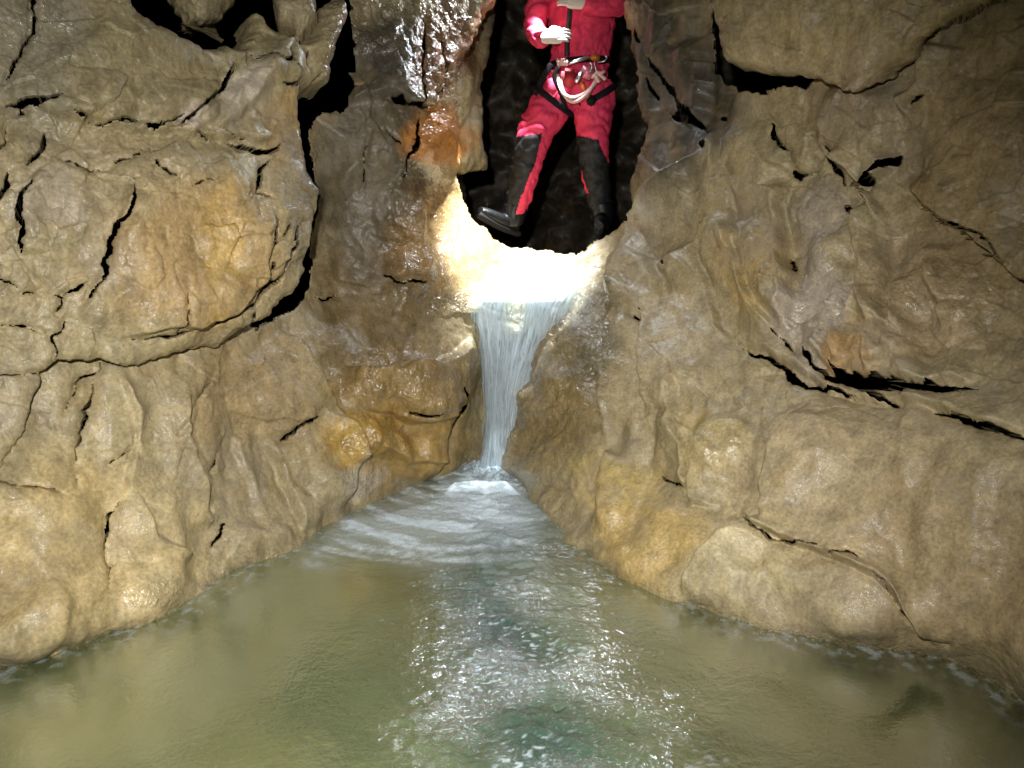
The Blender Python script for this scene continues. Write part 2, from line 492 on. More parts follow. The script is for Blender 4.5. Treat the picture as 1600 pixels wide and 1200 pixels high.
# steps: polyline, height in m, reach in px: rock on the left-hand side of the path stands proud and falls off sharply
STEPS = [
    ([(0, 150), (110, 180), (230, 205), (340, 215), (450, 225)], .030, 90, 'B'),
    ([(210, 180), (300, 190), (370, 100)], .020, 60, 'B'),
    ([(60, 262), (32, 305), (30, 400)], .022, 60, 'B'),
    ([(208, 295), (180, 350), (160, 430), (120, 500)], .016, 70, 'B'),
    ([(195, 528), (300, 510), (360, 486), (425, 440), (412, 380), (430, 330)], .03, 80, 'B'),
    ([(445, 505), (520, 620), (560, 700), (540, 800)], -.035, 110, 'W'),
    ([(190, 590), (205, 680), (190, 790)], .02, 60, 'W'),
    ([(205, 770), (230, 830), (300, 880)], -.02, 50, 'W'),
    ([(530, 570), (620, 580), (700, 560), (745, 520)], -.05, 90, 'W'),
    ([(590, 425), (660, 442), (730, 440)], .02, 60, 'W'),
    ([(545, 165), (610, 150), (690, 166)], .03, 70, 'W'),
    ([(1100, 230), (1060, 260), (990, 330), (975, 420), (958, 520), (955, 700)], .07, 90, 'W'),
    ([(1225, 275), (1222, 380), (1245, 430), (1247, 480), (1226, 525)], -.06, 90, 'W'),
    ([(1150, 350), (1160, 430), (1200, 500), (1210, 530)], -.035, 50, 'W'),
    ([(1345, 310), (1335, 370), (1340, 440), (1312, 520), (1302, 575)], .05, 70, 'W'),
    ([(1342, 455), (1356, 500), (1362, 595)], .03, 40, 'W'), ([(1390, 440), (1400, 500), (1385, 560)], .03, 50, 'W'), ([(1440, 380), (1450, 450), (1480, 520)], .03, 70, 'W'),
    ([(1052, 455), (1012, 510), (1018, 545), (1014, 650)], .05, 80, 'W'),
    ([(1030, 400), (1034, 470), (1012, 508)], -.035, 45, 'W'), ([(1085, 380), (1110, 470), (1146, 530)], -.03, 60, 'W'),
    ([(1058, 600), (1060, 660), (1075, 715), (1086, 775)], -.03, 50, 'W'), ([(1075, 690), (1085, 740), (1080, 790)], .03, 60, 'W'),
    ([(1148, 530), (1220, 563), (1300, 613), (1460, 645), (1600, 680)], .03, 90, 'W'),
    ([(1255, 530), (1310, 590), (1400, 600), (1530, 600)], .03, 90, 'W'),
    ([(1410, 300), (1500, 355), (1600, 440)], .05, 110, 'W'),
    ([(1150, 806), (1260, 858), (1360, 898), (1480, 1005)], .04, 90, 'W'),
    ([(1250, 640), (1222, 705), (1192, 760), (1190, 812)], .035, 90, 'W'), ([(1190, 800), (1130, 850), (1066, 935)], .035, 70, 'W'),
    ([(1300, 235), (1345, 300), (1405, 242)], .06, 70, 'W'),
    ([(830, 590), (818, 630), (820, 680), (816, 760)], .06, 60, 'W'), ([(960, 700), (930, 760), (940, 830)], .03, 60, 'W'),
    ([(1100, 200), (1150, 300), (1165, 400)], -.03, 60, 'W'),
    ([(300, 610), (290, 680), (330, 760), (345, 830)], -.025, 60, 'W'), ([(430, 690), (440, 760), (480, 830)], .03, 60, 'W'), ([(380, 680), (400, 760), (420, 830)], .02, 40, 'W'),
    ([(500, 640), (545, 660), (560, 720)], -.03, 50, 'W'), ([(560, 640), (640, 660), (710, 650)], .03, 50, 'W'), ([(580, 700), (640, 720), (700, 710)], .025, 40, 'W'),
    ([(615, 290), (640, 370), (650, 440)], .02, 60, 'W'),
    ([(1100, 60), (1110, 130), (1090, 200)], -.05, 80, 'W'), ([(1440, 60), (1430, 130), (1390, 150)], .04, 80, 'W'),
]
# bulges: cx, cy, rx, ry, angle, height
BULGES = [
    (300, 370, 150, 150, 0, .07), (250, 110, 170, 70, 0, .05), (380, 150, 18, 60, 40, .03), (300, 192, 12, 45, 50, .02), (440, 130, 40, 60, 0, .03), (90, 330, 60, 80, 0, .03),
    (445, 90, 40, 50, 0, .03), (460, 310, 36, 90, 0, .03), (95, 880, 80, 130, -10, .06), (235, 870, 62, 100, 10, .05), (420, 860, 55, 45, 0, .05), (40, 990, 40, 60, 30, .04),
    (300, 680, 60, 110, 10, .03), (470, 700, 30, 90, -25, .03), (540, 690, 55, 40, -30, .05), (180, 650, 30, 80, 0, .025),
    (640, 600, 90, 40, 8, .05), (690, 640, 50, 40, 0, .05), (600, 690, 40, 30, 20, .04), (660, 710, 40, 40, 0, .04), (520, 760, 50, 30, -20, .03),
    (610, 90, 60, 60, 0, .03), (690, 230, 30, 50, 0, .05), (640, 400, 30, 90, 10, .05), (700, 420, 50, 40, 0, .04),
    (875, 620, 45, 40, 20, .06), (900, 560, 60, 40, -40, .04), (850, 690, 35, 70, 10, .05), (920, 690, 40, 80, 25, .05), (965, 770, 30, 60, 30, .05),
    (1000, 590, 40, 90, 0, .03), (1075, 560, 50, 60, 0, .05), (1060, 640, 28, 50, 10, .04), (1020, 690, 30, 40, 0, .03), (1130, 690, 42, 46, 0, .05), (1090, 730, 34, 50, 20, .03),
    (1000, 450, 25, 70, 8, .04), (1065, 440, 25, 55, -12, .04), (1125, 400, 24, 60, 8, .04), (1185, 440, 34, 75, -12, .06), (1230, 470, 22, 60, 0, .04), (1160, 250, 50, 50, 0, .04),
    (1285, 350, 50, 60, 0, .04), (1280, 470, 34, 90, 8, .04), (1360, 430, 22, 130, 0, .04), (1430, 440, 34, 70, 10, .03), (1400, 540, 30, 60, -20, .04), (1500, 470, 50, 60, 0, .03),
    (1340, 190, 62, 62, 0, .07), (1250, 700, 70, 90, 15, .04), (1340, 760, 120, 110, 0, .05), (1180, 880, 80, 60, 0, .06), (1050, 860, 60, 80, 20, .05), (1330, 930, 110, 50, 15, .04),
    (1500, 820, 60, 150, 10, .04), (1430, 690, 25, 80, 0, .02), (1540, 240, 90, 130, 0, .04), (1050, 60, 40, 80, -20, .04), (960, 880, 40, 30, 0, .03),
]

# rock colour patches, a few darkened to paint in shade: cx, cy, rx, ry, srgb, weight
BASE = srgb(158, 144, 110)
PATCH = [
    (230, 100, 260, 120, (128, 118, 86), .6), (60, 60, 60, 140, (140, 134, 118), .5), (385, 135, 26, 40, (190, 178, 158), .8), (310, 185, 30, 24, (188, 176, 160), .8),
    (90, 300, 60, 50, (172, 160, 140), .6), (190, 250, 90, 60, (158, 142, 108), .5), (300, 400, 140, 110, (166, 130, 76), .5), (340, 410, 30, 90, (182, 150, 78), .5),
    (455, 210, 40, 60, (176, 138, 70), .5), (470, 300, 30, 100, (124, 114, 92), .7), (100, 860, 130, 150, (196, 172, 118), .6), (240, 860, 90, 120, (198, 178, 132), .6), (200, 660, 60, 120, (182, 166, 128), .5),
    (400, 620, 120, 90, (150, 126, 88), .6), (540, 690, 60, 40, (178, 142, 58), .8), (590, 480, 110, 110, (106, 88, 56), .8), (590, 280, 100, 170, (84, 74, 56), .9), (610, 80, 80, 90, (80, 75, 66), .9),  # recessed panel left of the slot: darkest tints carry painted-in shade
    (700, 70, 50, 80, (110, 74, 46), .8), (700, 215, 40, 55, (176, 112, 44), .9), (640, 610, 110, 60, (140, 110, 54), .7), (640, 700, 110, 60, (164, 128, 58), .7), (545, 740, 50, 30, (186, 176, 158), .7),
    (700, 380, 90, 80, (170, 134, 84), .6), (880, 620, 80, 120, (134, 112, 64), .7), (930, 480, 50, 130, (98, 90, 66), .8), (1030, 130, 90, 200, (62, 58, 50), .95), (1010, 400, 40, 80, (146, 136, 118), .5),  # wall right of the slot: dark wet rock with shade painted in
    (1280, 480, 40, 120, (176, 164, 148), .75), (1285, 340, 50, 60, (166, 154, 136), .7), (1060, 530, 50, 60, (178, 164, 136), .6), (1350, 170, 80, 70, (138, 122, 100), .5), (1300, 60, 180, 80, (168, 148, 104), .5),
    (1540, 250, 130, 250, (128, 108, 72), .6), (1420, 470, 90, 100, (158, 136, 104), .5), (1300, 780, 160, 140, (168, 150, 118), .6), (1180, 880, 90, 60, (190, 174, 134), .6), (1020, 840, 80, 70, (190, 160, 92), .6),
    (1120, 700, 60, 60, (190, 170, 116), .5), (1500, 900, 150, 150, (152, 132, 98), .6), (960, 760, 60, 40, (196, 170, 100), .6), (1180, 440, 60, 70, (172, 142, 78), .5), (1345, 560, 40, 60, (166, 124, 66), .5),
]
WETSPOTS = [(640, 590, 110, 60, .9), (590, 690, 90, 40, .8), (690, 400, 90, 110, .8), (690, 100, 70, 130, .9), (620, 40, 70, 60, .9), (660, 320, 60, 80, .8), (830, 440, 160, 70, .8), (900, 560, 80, 130, 1.0),
            (860, 700, 60, 90, .8), (535, 60, 30, 70, .9), (490, 230, 18, 60, .9), (550, 740, 60, 30, .9), (975, 300, 30, 90, .7), (1130, 690, 40, 40, .5), (1280, 480, 40, 120, .5),
            (1450, 440, 120, 80, .4), (60, 60, 60, 60, .4), (240, 935, 60, 14, .9), (1000, 830, 60, 60, .4)]


def gauss(x, y, cx, cy, rx, ry, ang=0.0):
    a = math.radians(ang)
    dx, dy = x - cx, y - cy
    u = dx * math.cos(a) + dy * math.sin(a)
    v = -dx * math.sin(a) + dy * math.cos(a)
    return np.exp(-((u / rx) ** 2 + (v / ry) ** 2))


def axis(lo, vlo, vhi, hi, fine, coarse):
    a = list(np.arange(vlo, vhi + fine * .5, fine))
    s, x = fine, vlo
    left = []
    while x > lo:
        s = min(s * 1.12, coarse)
        x -= s
        left.append(x)
    s, x = fine, a[-1]
    right = []
    while x < hi:
        s = min(s * 1.12, coarse)
        x += s
        right.append(x)
    return np.array(left[::-1] + a + right)


def relief(px, py, P0, which):
    """traced and random relief in metres; also returns the mask of open cracks"""
    Q = np.stack([px, py, 0 * px], -1).astype(np.float32)
    wx = px + 5.5 * noise(Q, 1 / 19., 3.1) + 1.4 * noise(Q, 1 / 7., 9.7)
    wy = py + 5.5 * noise(Q, 1 / 19., 41.3) + 1.4 * noise(Q, 1 / 7., 77.7)
    bx = px + 26 * noise(Q, 1 / 70., 5.5) + 9 * noise(Q, 1 / 26., 8.8)
    by = py + 26 * noise(Q, 1 / 70., 55.5) + 9 * noise(Q, 1 / 26., 18.8)
    h = np.zeros(px.shape)
    for cx, cy, rx, ry, an, hh in BULGES:
        r = 2.4 * max(rx, ry)
        m = (abs(px - cx) < r) & (abs(py - cy) < r)
        if m.any():
            g = gauss(bx[m], by[m], cx, cy, rx, ry, an)
            h[m] += hh * sstep(0.05, 0.75, g) * 1.3
    for pts, hh, reach, w in STEPS:
        if w != which:
            continue
        a = np.array(pts)
        m = (px > a[:, 0].min() - reach) & (px < a[:, 0].max() + reach) & (py > a[:, 1].min() - reach) & (py < a[:, 1].max() + reach)
        if m.any():
            d, t, s = seg_dist(bx[m] * .7 + px[m] * .3, by[m] * .7 + py[m] * .3, pts)
            sd = -d * s * np.sign(hh)
            end = sstep(0, .12, t) * sstep(0, .12, 1 - t)
            h[m] += 1.9 * abs(hh) * end * (sstep(-4, 7, sd) * (1 - np.clip(d / reach, 0, 1)) ** 1.5)
    # natural relief: lobes with sharp creases, runnels, scallops
    P = P0.astype(np.float32)
    lob = np.abs(fbm(P, 2.6, 4.0, 2, (1, 1, .6))) * .075
    run = np.abs(noise(P + .05 * noise(P, 6, 2.2)[:, None], 7.5, 31., (1, 1, .30))) * .026
    sc = np.abs(noise(P, 17., 63., (1, 1, .75))) * .008
    fine = fbm(P, 34., 11., 3) * .0028
    amt = 0.65 + 0.7 * sstep(-.2, .35, noise(P, 1.3, 90.))
    calm = np.clip(gauss(px, py, 90, 870, 130, 130) + gauss(px, py, 240, 870, 80, 110) + gauss(px, py, 1350, 800, 190, 170) + gauss(px, py, 1450, 950, 200, 80) + gauss(px, py, 620, 500, 90, 60) * .7 + gauss(px, py, 200, 640, 90, 110) * .6 + gauss(px, py, 1180, 880, 150, 90) + gauss(px, py, 1020, 860, 90, 90) * .7 + gauss(px, py, 1520, 780, 160, 200) * .8, 0, .92)
    h += (lob + run + sc - .05) * amt * (1 - calm) + fine * (1 - .6 * calm)
    bumpy = np.clip(sum(gauss(px, py, a, b, c, d) * e for a, b, c, d, e in WETSPOTS[:6] + WETSPOTS[7:9]), 0, 1)
    h += bumpy * (fbm(P, 26., 5., 2, (1, 1, .7)) * .014 + np.abs(noise(P, 15., 77., (1, 1, .6))) * .02)
    # broken rock: crisp facets where it is not washed smooth
    wf = (1 - calm) * (.35 + .65 * sstep(-.15, .25, noise(P, 1.7, 120.))) * (1 - .6 * sstep(560, 760, py)) * (1 - .5 * bumpy)
    h += wf * (.022 * facets(bx, by * 1.25, 74., 5) + .0085 * facets(bx * .6 + wx * .4, by * .6 + wy * .4, 27., 9))
    for pts, w, dep in (CRACKS_BOULDER if which == 'B' else CRACKS_WALL if which == 'W' else []):
        a = np.array(pts)
        R = w * 2 + 14
        m = (px > a[:, 0].min() - R) & (px < a[:, 0].max() + R) & (py > a[:, 1].min() - R) & (py < a[:, 1].max() + R)
        if not m.any():
            continue
        d, t, s = seg_dist(wx[m], wy[m], pts)
        h[m] -= .010 * np.exp(-(d / (w * .8 + 3)) ** 2)
    return h


def crack_snap(px, py, cracks):
    """move grid points onto the rims of the open cracks; f < 0 lies inside a crack"""
    px, py = px.copy(), py.copy()
    f = np.full(px.shape, 2.0)
    for pts, w, dep in cracks:
        a = np.array(pts, float)
        R = w + 20
        m = np.nonzero((px > a[:, 0].min() - R) & (px < a[:, 0].max() + R) & (py > a[:, 1].min() - R) & (py < a[:, 1].max() + R))[0]
        if not len(m):
            continue
        x, y = px[m], py[m]
        Q = np.stack([x, y, 0 * x], -1).astype(np.float32)
        wx = x + 7.0 * noise(Q, 1 / 21., 3.1) + 3.2 * noise(Q, 1 / 8., 9.7)
        wy = y + 7.0 * noise(Q, 1 / 21., 41.3) + 3.2 * noise(Q, 1 / 8., 77.7)
        best = np.full(x.shape, 1e9)
        tt = np.zeros(x.shape); ex = np.zeros(x.shape); ey = np.zeros(x.shape)
        L = np.concatenate([[0], np.cumsum(np.linalg.norm(np.diff(a, axis=0), axis=1))])
        for i in range(len(a) - 1):
            d = a[i + 1] - a[i]
            l2 = max((d ** 2).sum(), 1e-9)
            t = np.clip(((wx - a[i, 0]) * d[0] + (wy - a[i, 1]) * d[1]) / l2, 0, 1)
            qx, qy = wx - a[i, 0] - t * d[0], wy - a[i, 1] - t * d[1]
            dd = np.hypot(qx, qy)
            k = dd < best
            best = np.where(k, dd, best); ex = np.where(k, qx, ex); ey = np.where(k, qy, ey)
            tt = np.where(k, (L[i] + t * math.sqrt(l2)) / L[-1], tt)
        var = np.clip(.85 + .9 * noise(Q, 1 / 18., 200. + w), .55, 1.25)
        r = .58 * w * var * np.sqrt(np.clip(sstep(0, .3, tt) * sstep(0, .3, 1 - tt), 0, 1))
        r = np.where(r > .30, np.maximum(r, 1.05), 0)
        fn = np.where(r > 0, best - r, 2.0)
        sn = (r > 0) & (np.abs(fn) < 1.05)
        dn = np.maximum(best, 1e-3)
        px[m] += np.where(sn, ex / dn * (r - best), 0)
        py[m] += np.where(sn, ey / dn * (r - best), 0)
        fn = np.where(sn, 0, fn)
        f[m] = np.minimum(f[m], np.clip(fn, -4, 2))
    return px, py, f


def facets(px, py, cell, seed):
    """fracture facets: cells with a plane of their own each"""
    rs = np.random.RandomState(seed)
    J = rs.rand(64, 64, 2)
    T = rs.uniform(-1, 1, (64, 64, 3))
    u, v = px / cell, py / cell
    iu, iv = np.floor(u).astype(int), np.floor(v).astype(int)
    best = np.full(px.shape, 1e9)
    h = np.zeros(px.shape)
    for a in (-1, 0, 1):
        for b in (-1, 0, 1):
            cu, cv = (iu + a) & 63, (iv + b) & 63
            j = J[cu, cv]
            du, dv = u - (iu + a + j[..., 0]), v - (iv + b + j[..., 1])
            d = du * du + dv * dv
            k = d < best
            t = T[cu, cv]
            h = np.where(k, t[..., 0] * du + t[..., 1] * dv + .5 * t[..., 2], h)
            best = np.where(k, d, best)
    return h


def colours(px, py, P):
    Q = np.stack([px, py, 0 * px], -1).astype(np.float32)
    bx = px + 60 * noise(Q, 1 / 90., 15.5) + 22 * noise(Q, 1 / 28., 28.8)
    by = py + 60 * noise(Q, 1 / 90., 65.5) + 22 * noise(Q, 1 / 28., 38.8)
    c = np.repeat(BASE[None], len(px), 0)
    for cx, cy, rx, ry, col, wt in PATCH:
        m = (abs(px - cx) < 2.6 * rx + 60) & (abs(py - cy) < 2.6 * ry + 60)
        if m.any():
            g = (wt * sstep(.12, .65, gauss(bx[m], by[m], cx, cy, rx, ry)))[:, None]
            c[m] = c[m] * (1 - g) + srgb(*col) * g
    w = np.full(px.shape, .12)
    for cx, cy, rx, ry, wt in WETSPOTS:
        w = np.maximum(w, wt * sstep(.15, .6, gauss(bx * .5 + px * .5, by * .5 + py * .5, cx, cy, rx, ry)))
    z = P[:, 2]
    w = np.maximum(w, .75 * (1 - sstep(0.0, .05, z)))
    return c, np.clip(w, 0, 1)


def grid_faces(nx, ny):
    i = np.arange(ny - 1)[:, None] * nx + np.arange(nx - 1)[None]
    return np.stack([i, i + nx, i + nx + 1, i + 1], -1).reshape(-1, 4)


def base_surface(xs, ys, depth, cracks=()):
    gx, gy = np.meshgrid(xs, ys)
    px, py, f = crack_snap(gx.ravel(), gy.ravel(), cracks)
    P0 = unproj(px, py, depth(px, py))
    G = P0.reshape(len(ys), len(xs), 3)
    du = np.gradient(G, axis=1)
    dv = np.gradient(G, axis=0)
    n = np.cross(du, dv).reshape(-1, 3)
    n /= np.linalg.norm(n, axis=1)[:, None] + 1e-12
    if (n[:, 1] > 0).mean() > .5:
        n = -n
    return px, py, P0, n, f


def skirt(V, F, keepcols, back, rings, scale):
    """run boundary edges back into the rock so that every edge has thickness"""
    e = np.concatenate([F[:, [0, 1]], F[:, [1, 2]], F[:, [2, 3]], F[:, [3, 0]]])
    key = np.sort(e, 1)
    _, inv, cnt = np.unique(key[:, 0].astype(np.int64) * (len(V) + 1) + key[:, 1], return_inverse=True, return_counts=True)
    be = e[cnt[inv] == 1]
    bv = np.unique(be)
    mp = -np.ones(len(V), int)
    mp[bv] = np.arange(len(bv))
    nV = [V]
    nF = [F]
    cols = [keepcols]
    prev = np.arange(len(V))
    off = len(V)
    for r in rings:
        nv = V[bv] + back[bv] * (r * scale[bv])[:, None]
        q = nv.astype(np.float32)
        nv = nv + (np.stack([fbm(q, 16., 3., 2), 0 * q[:, 0], fbm(q, 16., 33., 2)], -1) * min(.16 * r, .03) * scale[bv][:, None] if r > .03 else 0)
        nV.append(nv)
        cols.append([c[bv] for c in keepcols])
        cur = -np.ones(len(V), int)
        cur[bv] = off + np.arange(len(bv))
        nF.append(np.stack([prev[be[:, 1]], prev[be[:, 0]], cur[be[:, 0]], cur[be[:, 1]]], -1))
        prev = cur
        off += len(bv)
    return np.concatenate(nV), np.concatenate(nF), [np.concatenate([c[i] for c in cols]) for i in range(len(keepcols))]


def compact(V, F, cols):
    u, inv = np.unique(F, return_inverse=True)
    return V[u], inv.reshape(F.shape), [c[u] for c in cols]


def finish_rock(name, V, F, c, w, parent=None):
    V, F, (c, w) = compact(V, F, [c, w])
    o = mesh_obj(name, V, F, ROCK, parent)
    attr_color(o, 'tint', c)
    attr_float(o, 'wet', w)
    return o


def build_wall():
    xs = axis(-700, -10, 1610, 2300, 2.1, 40)
    ys = axis(-600, -10, 1120, 1300, 2.1, 40)
    px, py, P0, n, fc = base_surface(xs, ys, DEPTH, CRACKS_WALL)
    h = relief(px, py, P0, 'W')
    Q = np.stack([px, py, 0 * px], -1).astype(np.float32)
    wx = px + 7 * noise(Q, 1 / 24., 3.1) + 4.0 * noise(Q, 1 / 9., 9.7)
    wy = py + 7 * noise(Q, 1 / 24., 41.3) + 4.0 * noise(Q, 1 / 9., 77.7)
    sd = poly_sd(wx, wy, SLOT)
    edge = np.clip(1 + sd / 22., 0, 1)                      # the slot's rim rolls back
    h *= 1 - .75 * np.clip(gauss(px, py, 722, 330, 50, 130) + gauss(px, py, 735, 440, 40, 50), 0, 1)
    h -= .06 * edge ** 2 * (.2 + .8 * sstep(300, 230, py))
    V = P0 + n * h[:, None]
    under = poly_sd(px, py, LEFT_BOULDER) > 46
    under |= poly_sd(px, py, RIGHT_BLOCK) > 40
    for vp in VOIDS:
        under |= inside(wx + 13 * noise(Q, 1 / 44., 8.) + 6 * noise(Q, 1 / 13., 5.), wy + 13 * noise(Q, 1 / 44., 88.) + 6 * noise(Q, 1 / 13., 55.), vp)
    cut = (sd > 0) | under | (V[:, 2] < -.95)
    F = grid_faces(len(xs), len(ys))
    F = F[~cut[F].any(1) & (fc[F].mean(1) > .02)]
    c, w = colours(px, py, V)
    back = np.repeat(np.array([[0, 1.0, 0]]), len(V), 0) - .35 * n
    back /= np.linalg.norm(back, axis=1)[:, None]
    # split into the two flanks along the stream
    cx = px[F].mean(1)
    cy = py[F].mean(1)
    mid = np.where(cy > 500, 786, np.where(cy > 390, 786 + (500 - cy) * .6, 850))
    mid = np.where(cy < 300, 850, mid)
    out = []
    for name, sel in (('cave_wall_left', cx < mid), ('cave_wall_right', cx >= mid)):
        v, f, (cc, ww, bb, qx, qy, sc) = compact(V, F[sel], [c, w, back, px, py, np.where(fc <= 0, .10, 1.0)])
        v2, f2, (c2, w2, qx, qy) = skirt(v, f, [cc, ww, qx, qy], bb, (.02, .05, .1, .16, .24), sc)
        o = mesh_obj(name, v2, f2, ROCK)
        attr_color(o, 'tint', c2)
        attr_float(o, 'wet', w2)
        out.append(split_parts(o, qx, qy, PARTS_L if 'left' in name else PARTS_R))
    return out


def split_parts(o, px, py, parts):
    """cut pieces out of a finished rock mesh along traced outlines; they become its children"""
    me = o.data
    nv, nf = len(me.vertices), len(me.polygons)
    V = np.empty(nv * 3, np.float32); me.vertices.foreach_get('co', V); V = V.reshape(-1, 3)
    NN = np.empty(nv * 3, np.float32); me.vertices.foreach_get('normal', NN); NN = NN.reshape(-1, 3)
    F = np.empty(nf * 4, np.int32); me.loops.foreach_get('vertex_index', F); F = F.reshape(-1, 4)
    C = np.empty(nv * 4, np.float32); me.attributes['tint'].data.foreach_get('color', C); C = C.reshape(-1, 4)[:, :3]
    Wt = np.empty(nv, np.float32); me.attributes['wet'].data.foreach_get('value', Wt)
    Q = np.stack([px, py, 0 * px], -1).astype(np.float32)
    wx = px + 5.5 * noise(Q, 1 / 19., 3.1)
    wy = py + 5.5 * noise(Q, 1 / 19., 41.3)
    lab = np.zeros(nf, int)
    for i, (nm, poly) in enumerate(parts):
        lab[inside(wx[F].mean(1), wy[F].mean(1), poly) & (lab == 0)] = i + 1
    # loose shards between cracks become pieces of their own, crumbs are dropped
    parts = list(parts)
    for i in range(len(parts) + 1):
        fi = np.nonzero(lab == i)[0]
        f_ = F[fi]
        root = np.arange(nv)
        for _ in range(400):
            mn = root[f_].min(1)
            new = root.copy()
            for k in range(4):
                np.minimum.at(new, f_[:, k], mn)
            new = new[new]
            if (new == root).all():
                break
            root = new
        ids, inv, cnt = np.unique(root[f_[:, 0]], return_inverse=True, return_counts=True)
        big = cnt.argmax()
        for k in range(len(ids)):
            if k == big:
                continue
            if cnt[k] < 260:
                lab[fi[inv == k]] = -1
            else:
                parts.append(('rock_flake', None))
                lab[fi[inv == k]] = len(parts)
    name, parent = o.name, o.parent
    keep = {k: o[k] for k in o.keys() if k in ('label', 'category', 'group', 'kind')}
    bpy.data.objects.remove(o)
    out = []
    for i in range(len(parts) + 1):
        v, f, (c, w, n) = compact(V, F[lab == i], [C, Wt, NN])
        q = mesh_obj(name if i == 0 else parts[i - 1][0], v, f, ROCK, parent if i == 0 else out[0])
        attr_color(q, 'tint', c)
        attr_float(q, 'wet', w)
        q.data.normals_split_custom_set_from_vertices(n.tolist())
        out.append(q)
    for k, v in keep.items():
        out[0][k] = v
    return out[0]


PARTS_B = [('rock_stub', [(366, 60), (372, 84), (392, 88), (418, 91), (446, 99), (470, 125), (500, 150), (620, 100), (620, -300), (395, -300), (400, 20)]),
           ('rock_rib', [(363, 96), (352, 130), (330, 155), (305, 175), (285, 192), (278, 208), (340, 214), (400, 230), (452, 221), (500, 245), (520, 200), (470, 127), (446, 99), (392, 88), (372, 84)]),
           ('rock_slab', [(-800, 150), (8, 158), (62, 160), (100, 147), (150, 190), (218, 198), (265, 190), (285, 192), (330, 155), (363, 100), (372, 84), (366, 60), (340, -20), (60, -800), (57, 0), (50, 50), (11, 128)]),
           ('rock_flake', [(-800, 150), (8, 150), (11, 128), (20, 100), (50, 50), (57, 0), (60, -800), (-800, -800)]),
           ('rock_flake', [(60, 262), (32, 305), (29, 330), (36, 398), (30, 450), (100, 462), (140, 440), (160, 430), (170, 375), (205, 315), (208, 298), (200, 282), (168, 266), (100, 252)])]
PARTS_L = [('rock_slab', [(190, 781), (168, 800), (162, 830), (153, 860), (152, 890), (164, 930), (190, 1000), (320, 935), (345, 840), (230, 830), (205, 780)]),
           ('flowstone_pillar', [(668, -300), (668, 164), (664, 230), (640, 285), (700, 290), (800, 290), (800, -300)]),
           ('rock_panel', [(520, -300), (560, 164), (606, 150), (668, 164), (668, -300)]),
           ('rock_ledge', [(530, 560), (640, 540), (740, 500), (760, 560), (722, 620), (708, 700), (690, 760), (560, 740), (545, 650)])]
PARTS_R = [('rock_slab', [(1148, 532), (1220, 565), (1265, 605), (1345, 624), (1456, 645), (1600, 681), (2400, 760), (2400, 1150), (1482, 1005), (1360, 898), (1262, 858), (1150, 806), (1192, 760), (1240, 650)]),
           ('rock_panel', [(1412, 300), (1465, 335), (1540, 365), (1600, 442), (2400, 600), (2400, -700), (1500, -300), (1440, 60), (1430, 130), (1405, 242), (1350, 298)]),
           ('rock_curtain', [(1100, 230), (1160, 180), (1200, 205), (1225, 275), (1222, 380), (1245, 430), (1247, 480), (1262, 545), (1300, 600), (1220, 565), (1146, 532), (1100, 450), (1060, 330)]),
           ('rock_lobe', [(1252, 145), (1262, 210), (1300, 265), (1345, 297), (1405, 242), (1430, 130), (1338, 152)])]


def block(name, poly, depth_pts, T, R, which='N', parent=None, step=2.1, view=(-40, -40, 1640, 1200), rings=(.04, .12, .3), parts=None, tfun=None, relief_scale=1.0):
    p = np.array(poly, float)
    lo, hi = p.min(0) - 8, p.max(0) + 8
    xs = axis(lo[0], max(lo[0], view[0]), min(hi[0], view[2]), hi[0], step, 30)
    ys = axis(lo[1], max(lo[1], view[1]), min(hi[1], view[3]), hi[1], step, 30)
    px, py, P0, n, fc = base_surface(xs, ys, TPS(depth_pts, 1e-3), CRACKS_BOULDER if which == 'B' else ())
    h = relief(px, py, P0, which)
    h = h * relief_scale
    Q = np.stack([px, py, 0 * px], -1).astype(np.float32)
    wx = px + 7 * noise(Q, 1 / 26., 13.1) + 4 * noise(Q, 1 / 9., 29.7)
    wy = py + 7 * noise(Q, 1 / 26., 141.3) + 4 * noise(Q, 1 / 9., 177.7)
    sd = poly_sd(wx, wy, poly)
    Tv = T if tfun is None else tfun(px, py)
    Rr = R * (1 + .5 * noise(Q, 1 / 60., 7.))
    e = np.clip(sd / Rr, 0, 1)
    h += Tv * (np.sqrt(np.clip(1 - (1 - e) ** 2, 0, 1)) - 1)
    V = P0 + n * h[:, None]
    F = grid_faces(len(xs), len(ys))
    cut = sd < 0
    F = F[~cut[F].any(1) & (fc[F].mean(1) > .02)]
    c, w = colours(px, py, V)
    back = -n + np.array([[0, .4, 0]])
    back /= np.linalg.norm(back, axis=1)[:, None]
    V, F, (c, w, back, px, py, sc) = compact(V, F, [c, w, back, px, py, np.where(fc <= 0, .10, 1.0)])
    V, F, (c, w, px, py) = skirt(V, F, [c, w, px, py], back, rings, sc)
    o = mesh_obj(name, V, F, ROCK, parent)
    attr_color(o, 'tint', c)
    attr_float(o, 'wet', w)
    return split_parts(o, px, py, parts) if parts else o


wall_l, wall_r = build_wall()
tag(wall_l, 'fluted tan limestone wall on the waterfall side with the boulder, sloping into the pool', kind='structure')
tag(wall_r, 'fluted tan limestone wall with long open fissures, sloping smooth into the pool', kind='structure')

